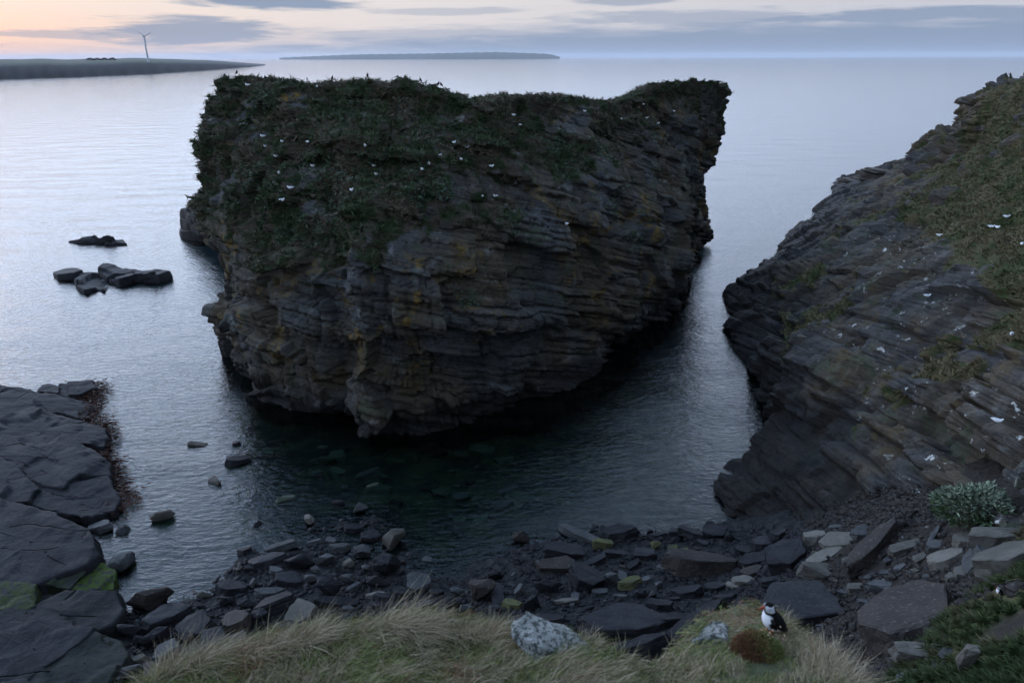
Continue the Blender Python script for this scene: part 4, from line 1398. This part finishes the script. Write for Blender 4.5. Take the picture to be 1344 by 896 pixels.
TUFT = [(215, 882, .30), (262, 872, .30), (300, 866, .22), (345, 858, .27), (400, 848, .27), (470, 836, .24), (500, 822, .40), (530, 821, .36), (555, 824, .24), (330, 872, .28), (640, 838, .16), (1085, 892, .24), (600, 832, .16), (880, 885, .15), (1110, 905, .22)]
tall = np.zeros(NB)
for (px, py, hh) in TUFT:
    c3 = Vector(P(px, py, np.interp(px, [q[0] for q in RIM], [q[2] for q in RIM])))
    tall = np.maximum(tall, hh * np.exp(-(((x - c3.x) / .12) ** 2 + ((y - c3.y) / .16) ** 2)))
L = RNG.uniform(.04, .11, NB) * (1 + .6 * straw) + 1.15 * tall * RNG.uniform(.3, 1.0, NB)
calm = np.exp(-((x - P(985, 850, 4.8)[0]) / .3) ** 2)
L *= 1 - .65 * calm
dr = unit(np.stack([leanx + RNG.normal(0, .45, NB), leany + RNG.normal(0, .45, NB), RNG.uniform(.75, 1.3, NB)], -1))
pal_s = np.array([[.31, .25, .165], [.37, .31, .21], [.24, .185, .12], [.28, .23, .14]])
pal_g = np.array([[.12, .145, .035], [.085, .12, .03], [.15, .165, .05], [.19, .17, .075]])
red = smooth(fbm(x * 2.4 + 31, y * 2.4, x * 0, 3, 640), .25, .5)
tint = np.where((RNG.random(NB) < np.clip(straw * .6 + tall * 3.2 + .10, 0, 1))[:, None], pal_s[RNG.integers(0, 4, NB)], pal_g[RNG.integers(0, 4, NB)])
tint = np.where((RNG.random(NB) < red * .5)[:, None], np.array([[.24, .125, .07]]), tint) * RNG.uniform(.65, 1.25, (NB, 1))
fg = blades('clifftop_grass', rt, dr, L, RNG.uniform(.0025, .0055, NB), tint, None, segs=3, droop=.5)
tag(fg, 'straw and green windblown grass on the clifftop edge', 'grass', kind='stuff')

# lichened rocks at the edge
def edge_rock(px, py, d_, w, h, dz, seed, label, rot=(.1, -.1, .3)):
    c3 = P(px, py, d_)
    me = hull_mesh('rock_mesh', boulder_pts(random.Random(seed)), .04, .11, seed, 2, 4)
    me.materials.append(M['white'])
    o = bpy.data.objects.new('lichened_rock', me)
    C.objects.link(o)
    W = w * d_ / FPX
    o.scale = (W, W * .8, h * d_ / FPX * 1.3)
    o.location = (c3[0], c3[1], c3[2] - dz)
    o.rotation_euler = rot
    tag(o, label, 'rock')
    return o


edge_rock(722, 842, 4.95, 128, 42, .05, 45, 'white lichened rock with a sloping back on the grassy clifftop edge', (.15, R(24), -.25))
edge_rock(937, 835, 4.95, 66, 40, .04, 47, 'small lumpy white lichened rock beside the cushion plant')

# cushion plant with thrift flowers
cp3 = Vector(P(990, 858, 4.75))
hit = ground(cp3.x, cp3.y, ('clifftop',))
cp3 = hit[0] if hit else cp3
cush = empty('cushion_plant', cp3)
tag(cush, 'rust-red and green cushion plant in front of the standing puffin', 'plant')
n = 9000
th = RNG.random(n) * 2 * math.pi
ph = np.arccos(RNG.random(n) ** .8)
lump = 1 + .12 * fbm(np.cos(th) * 3, np.sin(th) * 3, np.cos(ph) * 3, 3, 91)
pp = np.stack([.16 * lump * np.sin(ph) * np.cos(th), .13 * lump * np.sin(ph) * np.sin(th), .125 * lump * np.cos(ph) - .02], -1)
dr = unit(pp + RNG.normal(size=pp.shape) * .06)
f = smooth(pp[:, 0] * 5 + pp[:, 2] * 2 + .35 * RNG.normal(size=n) * .8 - .25 + np.where(pp[:, 0] < -.13, .5, 0), -.45, .45)
tint = np.where((RNG.random(n) < f)[:, None], np.array([[.11, .13, .035]]), np.array([[.13, .06, .03]])) * RNG.uniform(.6, 1.35, (n, 1))
o = blades('cushion_leaves', pp, dr, RNG.uniform(.012, .028, n), RNG.uniform(.004, .007, n), tint, cush, segs=2, droop=.2)
o['kind'] = 'stuff'
me = hull_mesh('cushion_mesh', boulder_pts(random.Random(3)), .1, .02, 5, 2, 1)
mm, t, b, _ = new_mat('cushion_core')
b.inputs['Base Color'].default_value = (.06, .04, .02, 1)
me.materials.append(mm)
core = bpy.data.objects.new('cushion_core', me)
C.objects.link(core)
core.parent = cush
core.scale = (.28, .23, .20)
mm, t, b, _ = new_mat('thrift_flower')
b.inputs['Base Color'].default_value = (.42, .27, .19, 1)
hm = hull_mesh('flower_mesh', boulder_pts(random.Random(4)), .1, .05, 6, 1, 0)
hm.materials.append(mm)
for i in range(16):
    fo = bpy.data.objects.new('flower_head', hm)
    C.objects.link(fo)
    fo.parent = cush
    a = random.uniform(-.4, 1.0)
    fo.location = (.16 + random.uniform(-.10, .08), random.uniform(-.05, .08), .13 - max(0, (i - 6)) * .010 + random.uniform(-.01, .02))
    s_ = random.uniform(.010, .016)
    fo.scale = (s_, s_, s_)

# ================================================================ birds
m, t, b, _ = new_mat('feathers')
t.links.new(attr(t, 'tint', True), b.inputs['Base Color'])
b.inputs['Roughness'].default_value = .9
b.inputs['Specular IOR Level'].default_value = .08
M['feather'] = m


def plain(name, col, rough=.5):
    mm, t, b, _ = new_mat(name)
    pn = noise(t, objpos(t), 40, 3, .6)
    t.links.new(mixc(t, pn, [c * .8 for c in col], [min(1, c * 1.15) for c in col]), b.inputs['Base Color'])
    b.inputs['Roughness'].default_value = rough
    return mm


M['bill'] = plain('bill_red', (.30, .06, .03))
M['billg'] = plain('bill_slate', (.09, .09, .11))
M['eye'] = plain('eye_dark', (.01, .01, .01), .1)
M['wing'] = plain('wing_black', (.005, .005, .006), .9)
M['foot'] = plain('foot_orange', (.5, .13, .03))


def loft(rings, nseg=20):
    """rings: (cx, cz, tilt, r_fore, r_side); returns verts, faces; x forward, z up"""
    V, F = [], []
    for (cx, cz, ti, rf, rs) in rings:
        for i in range(nseg):
            a = 2 * math.pi * i / nseg
            f_, s_ = rf * math.cos(a), rs * math.sin(a)
            V.append((cx + f_ * math.cos(ti), s_, cz + f_ * math.sin(ti)))
    F = grid_faces(len(rings), nseg, True)
    return np.array(V), F


def fine_rings(ctrl, n):
    return cr_axis0(np.array(ctrl, dtype=float), [n] * (len(ctrl) - 1))


PUFF = [(-.150, .030, -.9, .002, .004), (-.125, .045, -.85, .012, .026), (-.085, .075, -.75, .045, .045), (-.040, .105, -.62, .068, .062), (-.008, .150, -.42, .070, .068),
        (.008, .190, -.25, .056, .058), (.014, .222, -.12, .042, .044), (.022, .246, 0, .042, .039), (.027, .268, .05, .041, .036), (.026, .284, .1, .030, .027), (.025, .293, .1, .013, .012), (.025, .296, .1, .002, .002)]


def puffin_body(name, parent):
    V, F = loft(fine_rings(PUFF, 4), 24)
    tint = np.zeros((len(V), 3)) + .005
    x, y, z = V.T
    ax = np.interp(z, [.03, .075, .105, .15, .19, .22, .25, .3], [-.11, -.06, -.03, -.008, .008, .014, .022, .026])
    fwd = x - ax
    chest = (fwd > .012 - .25 * np.clip(.12 - z, 0, 1)) & (z < .212) & (np.abs(y) < .057) & (z > .035)
    tint[chest] = (.72, .72, .74)
    face = (z > .236) & (z < .284) & (fwd > -.022) & (np.abs(y) > .012)
    tint[face] = (.40, .41, .44)
    return np_mesh(name, V, F, M['feather'], parent, {'tint': tint}, flat=False)


def small_mesh(name, V, F, mat, parent, flat=False):
    return np_mesh(name, V, F, mat, parent, None, flat)


def puffin(loc, rz, label, group=None, detail=True, scale=1.0):
    o = empty('puffin', loc, rz)
    o.scale = (scale,) * 3
    tag(o, label, 'bird', group)
    puffin_body('body', o)
    V, F = loft(fine_rings([(.055, .262, 0, .004, .013), (.066, .259, 0, .016, .011), (.082, .255, 0, .0165, .008), (.096, .250, 0, .011, .005), (.104, .243, 0, .003, .002)], 3), 12)
    # bill lofted along x: swap so that rings stand upright
    n_ = 12
    ringsb = fine_rings([(.054, .262, .021, .014), (.066, .261, .020, .011), (.080, .257, .017, .008), (.094, .251, .011, .0045), (.104, .244, .002, .001)], 3)
    V = np.array([(cx, w_ * math.sin(2 * math.pi * i / n_), cz + h_ * math.cos(2 * math.pi * i / n_)) for (cx, cz, h_, w_) in ringsb for i in range(n_)])
    bill = small_mesh('bill', V, grid_faces(len(ringsb), n_, True), M['bill'], o)
    ringsg = [(.050, .262, .0225, .017), (.056, .262, .0225, .0150), (.064, .2615, .0212, .0122)]
    V = np.array([(cx, w_ * math.sin(2 * math.pi * i / n_), cz + h_ * math.cos(2 * math.pi * i / n_)) for (cx, cz, h_, w_) in ringsg for i in range(n_)])
    small_mesh('bill_base', V, grid_faces(3, n_, True), M['billg'], bill)
    for s_ in (-1, 1):
        e = bpy.data.objects.new('eye', EYE)
        C.objects.link(e)
        e.parent = o
        e.location = (.036, s_ * .0335, .268)
        e.scale = (.011, .006, .011)
        # folded wing: thin lofted blade along the flank
        wr_ = fine_rings([(.018, .200, .010, .006), (.006, .170, .030, .012), (-.025, .120, .036, .012), (-.070, .075, .026, .009), (-.120, .040, .010, .004), (-.145, .026, .002, .001)], 3)
        V = np.array([(cx + h_ * math.cos(2 * math.pi * i / 10) * .8, s_ * (.055 * max(.2, 1 - max(0, -cx - .03) * 6) + w_ * math.sin(2 * math.pi * i / 10)), cz + h_ * math.cos(2 * math.pi * i / 10) * .45) for (cx, cz, h_, w_) in wr_ for i in range(10)])
        small_mesh('wing', V, grid_faces(len(wr_), 10, True), M['wing'], o)
        lg = [(-.012, .07, .011), (-.006, .035, .008), (-.004, .006, .007)]
        V = np.array([(cx + r_ * math.cos(2 * math.pi * i / 8), s_ * .026 + r_ * math.sin(2 * math.pi * i / 8), cz) for (cx, cz, r_) in lg for i in range(8)])
        leg = small_mesh('leg', V, grid_faces(3, 8, True), M['foot'], o)
        toes = []
        fc = []
        for q, a in enumerate((-.45, 0, .45)):
            toes += [(-.004, s_ * .026, .010), (-.004 + .042 * math.cos(a - .16), s_ * .026 + .042 * math.sin(a - .16), .002), (-.004 + .05 * math.cos(a), s_ * .026 + .05 * math.sin(a), .004), (-.004 + .042 * math.cos(a + .16), s_ * .026 + .042 * math.sin(a + .16), .002)]
            fc.append((4 * q, 4 * q + 1, 4 * q + 2, 4 * q + 3))
        small_mesh('foot', toes, fc, M['foot'], leg)
    return o


bm = bmesh.new()
bmesh.ops.create_icosphere(bm, subdivisions=2, radius=.5)
EYE = bpy.data.meshes.new('eye_mesh')
bm.to_mesh(EYE)
bm.free()
EYE.materials.append(M['eye'])
g1 = Vector(P(1004, 842, 4.98))
hit = ground(g1.x, g1.y, ('clifftop',))
puffin((hit[0] if hit else g1) - Vector((0, 0, .015)), R(180 + 4), 'puffin with white breast and red bill standing on the clifftop edge', scale=.98)
hit = cast(1306, 785, ('shore', 'headland'))
puffin(hit[0] + Vector((0, 0, .06)), R(165), 'puffin standing on the grassy bank beside the thick pale slab', scale=1.0)

# small birds on the stack: one mesh each (a few pixels)
pf = puffin_body('puffin', None)
PUFF_ME = pf.data
bpy.data.objects.remove(pf)
GULL = [(-.24, .13, -1.25, .003, .01), (-.20, .125, -1.25, .02, .035), (-.12, .11, -1.3, .065, .07), (0, .10, -1.4, .085, .09), (.09, .115, -1.2, .075, .075), (.13, .155, -.5, .045, .045), (.15, .195, 0, .042, .038), (.155, .225, .2, .026, .024), (.156, .24, .2, .003, .003)]
V, F = loft(fine_rings(GULL, 2), 14)
tint = np.full((len(V), 3), .75)
tint[(V[:, 2] > .13) & (V[:, 0] < .07)] = (.5, .52, .55)
gl_ = np_mesh('fulmar', V, F, M['feather'], None, {'tint': tint}, flat=False)
GULL_ME = gl_.data
bpy.data.objects.remove(gl_)
RIDGE = [(312, 103), (296, 107), (371, 113), (404, 112), (437, 111), (483, 108), (552, 113), (560, 113), (576, 117), (579, 117), (585, 122), (590, 124), (615, 130), (802, 138), (349, 110)]
for (px, py) in RIDGE:
    hit = None
    for dy in range(-4, 9):
        hit = cast(px, py + dy, ('rock_face',))
        if hit:
            break
    if hit:
        o = bpy.data.objects.new('puffin', PUFF_ME)
        C.objects.link(o)
        o.location = hit[0] + Vector((0, -.1, .12))
        o.rotation_euler = (0, 0, random.uniform(0, 6.28))
        o.scale = (1.25,) * 3
        tag(o, 'tiny puffin perched along the skyline of the sea stack', 'bird', 'puffins on the stack skyline')
WHITE = [(371, 187), (405, 188), (363, 206), (411, 219), (480, 193), (491, 219), (554, 224), (563, 217), (578, 206), (367, 228), (382, 248), (462, 251), (596, 189), (349, 193), (417, 115), (674, 153), (682, 166), (767, 148), (844, 139),
         (815, 158), (848, 157), (884, 148), (605, 211), (613, 195), (645, 220), (633, 259), (650, 259), (743, 296), (860, 206), (863, 164), (326, 113), (346, 180), (371, 264), (640, 190), (494, 230)]
for i, (px, py) in enumerate(WHITE):
    hit = cast(px, py, ('rock_face',))
    if hit:
        o = bpy.data.objects.new('seabird', GULL_ME)
        C.objects.link(o)
        o.location = hit[0] + Vector((0, -.18, .05))
        o.rotation_euler = (0, 0, random.uniform(3.4, 6.0))
        o.scale = (.85 + .35 * random.random(),) * 3
        tag(o, 'small white seabird resting on the vegetated side of the stack', 'bird', 'white seabirds on the stack')
for (px, py) in [(1300, 301), (1308, 302), (1320, 288), (1340, 324), (1326, 442), (1307, 555), (1216, 391), (1232, 312)]:
    hit = cast(px, py, ('headland',))
    if hit:
        o = bpy.data.objects.new('seabird', GULL_ME)
        C.objects.link(o)
        o.location = hit[0] + Vector((-.1, -.12, .04))
        o.rotation_euler = (0, 0, random.uniform(3.4, 6.0))
        tag(o, 'small white seabird on a ledge of the headland cliff', 'bird', 'white seabirds on the headland')

# ================================================================ far shore, island, wind turbine
m, t, b, _ = new_mat('far_land')
pos = objpos(t)
sp = nd(t, 'ShaderNodeSeparateXYZ')
t.links.new(pos, sp.inputs[0])
n1 = noise(t, pos, .02, 5, .6)
hgt_ = mth(t, 'ADD', sp.outputs[2], mth(t, 'MULTIPLY', n1, 8.0))
col = mixc(t, sstep(t, hgt_, 18.0, 24.0), mixc(t, n1, (.015, .014, .015), (.045, .04, .038)), mixc(t, n1, (.02, .03, .012), (.04, .048, .02)))
t.links.new(col, b.inputs['Base Color'])
b.inputs['Roughness'].default_value = 1
M['far'] = m
FX = [-160, 0, 100, 200, 270, 320, 348]
FW = [107, 102, 99, 95, 91, 87.6, 85.4]
FT = [20, 19, 20, 20, 17, 8, .6]
pxs = np.linspace(-160, 348, 240)
prof = [(0, -.2), (.012, .2), (.03, .45), (.05, .7), (.08, .86), (.2, 1.0), (.5, 1.12), (1, 1.2)]
rowsv = []
for (fb, fz_) in prof:
    row = []
    for i, px in enumerate(pxs):
        wv = np.interp(px, FX, FW)
        tz = np.interp(px, FX, FT) * (1 + .035 * math.sin(px * .043) + .02 * math.sin(px * .11 + 1))
        p = np.array(Pz(px, wv + .05 * math.sin(px * .31) + .06 * math.sin(px * .083), 0))
        dist = 500 * fb
        dirn = p[:2] / np.linalg.norm(p[:2])
        q = p[:2] + dirn * dist 
        row.append((q[0], q[1], tz * fz_))
    rowsv.append(row)
far = np_mesh('far_headland', np.array(rowsv).reshape(-1, 3), grid_faces(len(prof), len(pxs)), M['far'], flat=False)
tag(far, kind='structure')
IX = [366, 380, 420, 470, 520, 560, 620, 650, 700, 720, 735]
IY = [75.3, 74.6, 73.0, 71.0, 70.6, 70.2, 69.0, 68.6, 70.2, 71.3, 74.8]
pxs = np.linspace(366, 735, 160)
rowsv = [[], [], []]
for px in pxs:
    py = np.interp(px, IX, IY) + .25 * math.sin(px * .5) + .15 * math.sin(px * 1.3)
    p = np.array(Py(px, py, 11000))
    z_ = max(2, p[2])
    rowsv[0].append((p[0] * .97, 10700, -1))
    rowsv[1].append((p[0], 11000, z_))
    rowsv[2].append((p[0] * 1.06, 11900, -1))
isl = np_mesh('far_island', np.array(rowsv).reshape(-1, 3), grid_faces(3, len(pxs)), M['far'])
tag(isl, kind='structure')

M['turbine'] = plain('turbine_paint', (.55, .56, .58))
tb = Vector(Py(194, 77, 1350))
tb.z = 19
tur = empty('wind_turbine', tb)
tag(tur, 'single three-bladed wind turbine standing on the far headland', 'wind turbine')
hubz = Py(189, 46.5, 1350)[2] - 19


def tube(name, secs, mat, parent, n=14):
    V = np.array([(cx + r_ * math.cos(2 * math.pi * i / n), cy + r_ * math.sin(2 * math.pi * i / n), cz) for (cx, cy, cz, r_) in secs for i in range(n)])
    return np_mesh(name, V, grid_faces(len(secs), n, True), mat, parent, None, False)


tube('tower', [(0, 0, -3, 1.9), (0, 0, hubz * .5, 1.5), (0, 0, hubz - .8, 1.1), (0, 0, hubz - .7, .01)], M['turbine'], tur)
nac = tube('nacelle', [(0, 0, -3.2, .1), (0, 0, -3.1, 1.3), (0, 0, 2.2, 1.5), (0, 0, 2.3, .1)], M['turbine'], tur)
yaw = R(62)
nac.location = (0, 0, hubz)
nac.rotation_euler = (R(90), 0, yaw)
fwd = Vector((math.sin(yaw), -math.cos(yaw), 0))
hub = tube('hub', [(0, 0, -1.0, .9), (0, 0, .3, .9), (0, 0, 1.0, .1)], M['turbine'], tur)
hub.location = Vector((0, 0, hubz)) + fwd * 3.2
hub.rotation_euler = (R(90), 0, yaw)
for a in (62, 182, 302):
    V, F = [], []
    L_ = 17
    for (f, c, th_) in [(0, .8, .6), (.08, .8, .5), (.2, 1.7, .35), (.5, 1.2, .22), (.85, .7, .12), (1, .15, .04)]:
        V += [(-c * .35, -th_ / 2, f * L_), (c * .65, 0, f * L_), (-c * .35, th_ / 2, f * L_)]
    bo = np_mesh('blade', V, grid_faces(6, 3, True), M['turbine'], tur)
    bo.matrix_local = Matrix.Translation(Vector((0, 0, hubz)) + fwd * 3.4) @ Matrix.Rotation(yaw, 4, 'Z') @ Matrix.Rotation(R(a), 4, 'Y')
# low scrub on the far headland
for i, px in enumerate((118, 127, 137, 147)):
    p = Vector(Py(px, 76, 1250))
    n = 260
    d3 = unit(RNG.normal(size=(n, 3)))
    d3[:, 2] = np.abs(d3[:, 2])
    rt = d3 * RNG.uniform(.4, 1, (n, 1)) * np.array([6, 4, 3.4])
    tint = np.array([.03, .035, .02]) * RNG.uniform(.5, 1.4, (n, 1))
    so = blades('scrub', rt, d3, RNG.uniform(1, 2, n), RNG.uniform(.6, 1.2, n), tint)
    so.location = (p.x, p.y, 22.0)
    tag(so, 'low dark clump of scrub on the skyline of the far headland', 'bush', 'scrub on the far headland')

sea.hide_viewport = False

# ================================================================ labels that single rocks out by the things around them
LAND = [('the tall pale upright block', (515, 706)), ('the long narrow plank of rock', (363, 717)), ('the pale squarish slab', (395, 799)), ('the brown boulder with the pale crown', (198, 787)),
        ('the pale green-white flat stone', (492, 779)), ('the small pale round stone', (457, 739)), ('the pale wedge in the shallows', (405, 682)), ('the grey log-like splinter', (757, 701)),
        ('the pale olive tilted slab', (826, 763)), ('the speckled table-like slab', (914, 739)), ('the largest flat dark slab', (819, 812)), ('the broad black slab behind the puffin', (1049, 803)),
        ('the propped diagonal stone beam', (1141, 716)), ('the huge brown sloping slab', (1181, 803)), ('the thick pale undercut slab', (1316, 737)), ('the thin ramp-like flagstone', (1224, 704)),
        ('the tall rock by the green platform tip', (157, 730)), ('the thin pale plank of stone', (740, 789)), ('the greenish slab', (670, 792))]
LP = []
for (nm, (px, py)) in LAND:
    h_ = cast(px, py, ('shore', 'headland'))
    LP.append((nm, h_[0] if h_ else Vector(Pz(px, py, 0))))
seen = {}
for o in [o for o in bpy.data.objects if o.name.split('.')[0] in ('boulder', 'flat_rock') and o.get('group')]:
    dist = sorted((((o.location - p).length, nm, p) for nm, p in LP), key=lambda q: q[0])
    dmin, nm, p = dist[0]
    dx, dy = o.location.x - p.x, o.location.y - p.y
    rel = 'against' if dmin < .55 * max(o.scale) + .5 else ('seaward of' if dy > abs(dx) * .6 else ('landward of' if -dy > abs(dx) * .6 else 'beside'))
    big_ = max(o.scale)
    sz = 'large' if big_ > 2.2 else ('small' if big_ < 1.1 else 'middling')
    ratio = max(o.scale[:2]) / max(.01, min(o.scale[:2]))
    shp = 'boulder' if o.name.startswith('boulder') else 'slab'
    form = 'elongated' if ratio > 1.9 else ('squat' if shp == 'boulder' else 'flat')
    tone = next((w for w in ('dark', 'brown', 'grey', 'pale', 'olive') if w in o['label']), 'dark')
    o['label'] = f'{sz} {form} {tone} {shp} {rel} {nm}'
    seen.setdefault(o['label'], []).append(o)
for lb, os_ in seen.items():
    for o in os_:
        o['group'] = lb.split(' ', 1)[1]
    if len(os_) == 2 and len(lb.split()) < 13:                                  # tell a pair apart by size
        a, b_ = sorted(os_, key=lambda o: -max(o.scale))
        if max(a.scale) > 1.15 * max(b_.scale):
            a['label'], b_['label'] = lb + ', the bigger', lb + ', the smaller'

# ================================================================ evening haze
hm_ = bpy.data.materials.new('haze_air')
hm_.use_nodes = True
ht = hm_.node_tree
ht.nodes.clear()
ho = nd(ht, 'ShaderNodeOutputMaterial')
pv = nd(ht, 'ShaderNodeVolumePrincipled')
pv.inputs['Color'].default_value = (.86, .91, 1.0, 1)
pv.inputs['Density'].default_value = HAZE
pv.inputs['Anisotropy'].default_value = 0.2
ht.links.new(pv.outputs[0], ho.inputs['Volume'])
A_, Z0_, Z1_ = SEA_R + 500, -10.5, 150
hv = [(x, y, z) for z in (Z0_, Z1_) for (x, y) in ((-A_, -70), (A_, -70), (A_, A_), (-A_, A_))]
hz = np_mesh('haze', hv, [(3, 2, 1, 0), (4, 5, 6, 7), (0, 1, 5, 4), (1, 2, 6, 5), (2, 3, 7, 6), (3, 0, 4, 7)], hm_)
tag(hz, 'thin evening haze over the sea', 'haze', kind='stuff')
#@@NEXT
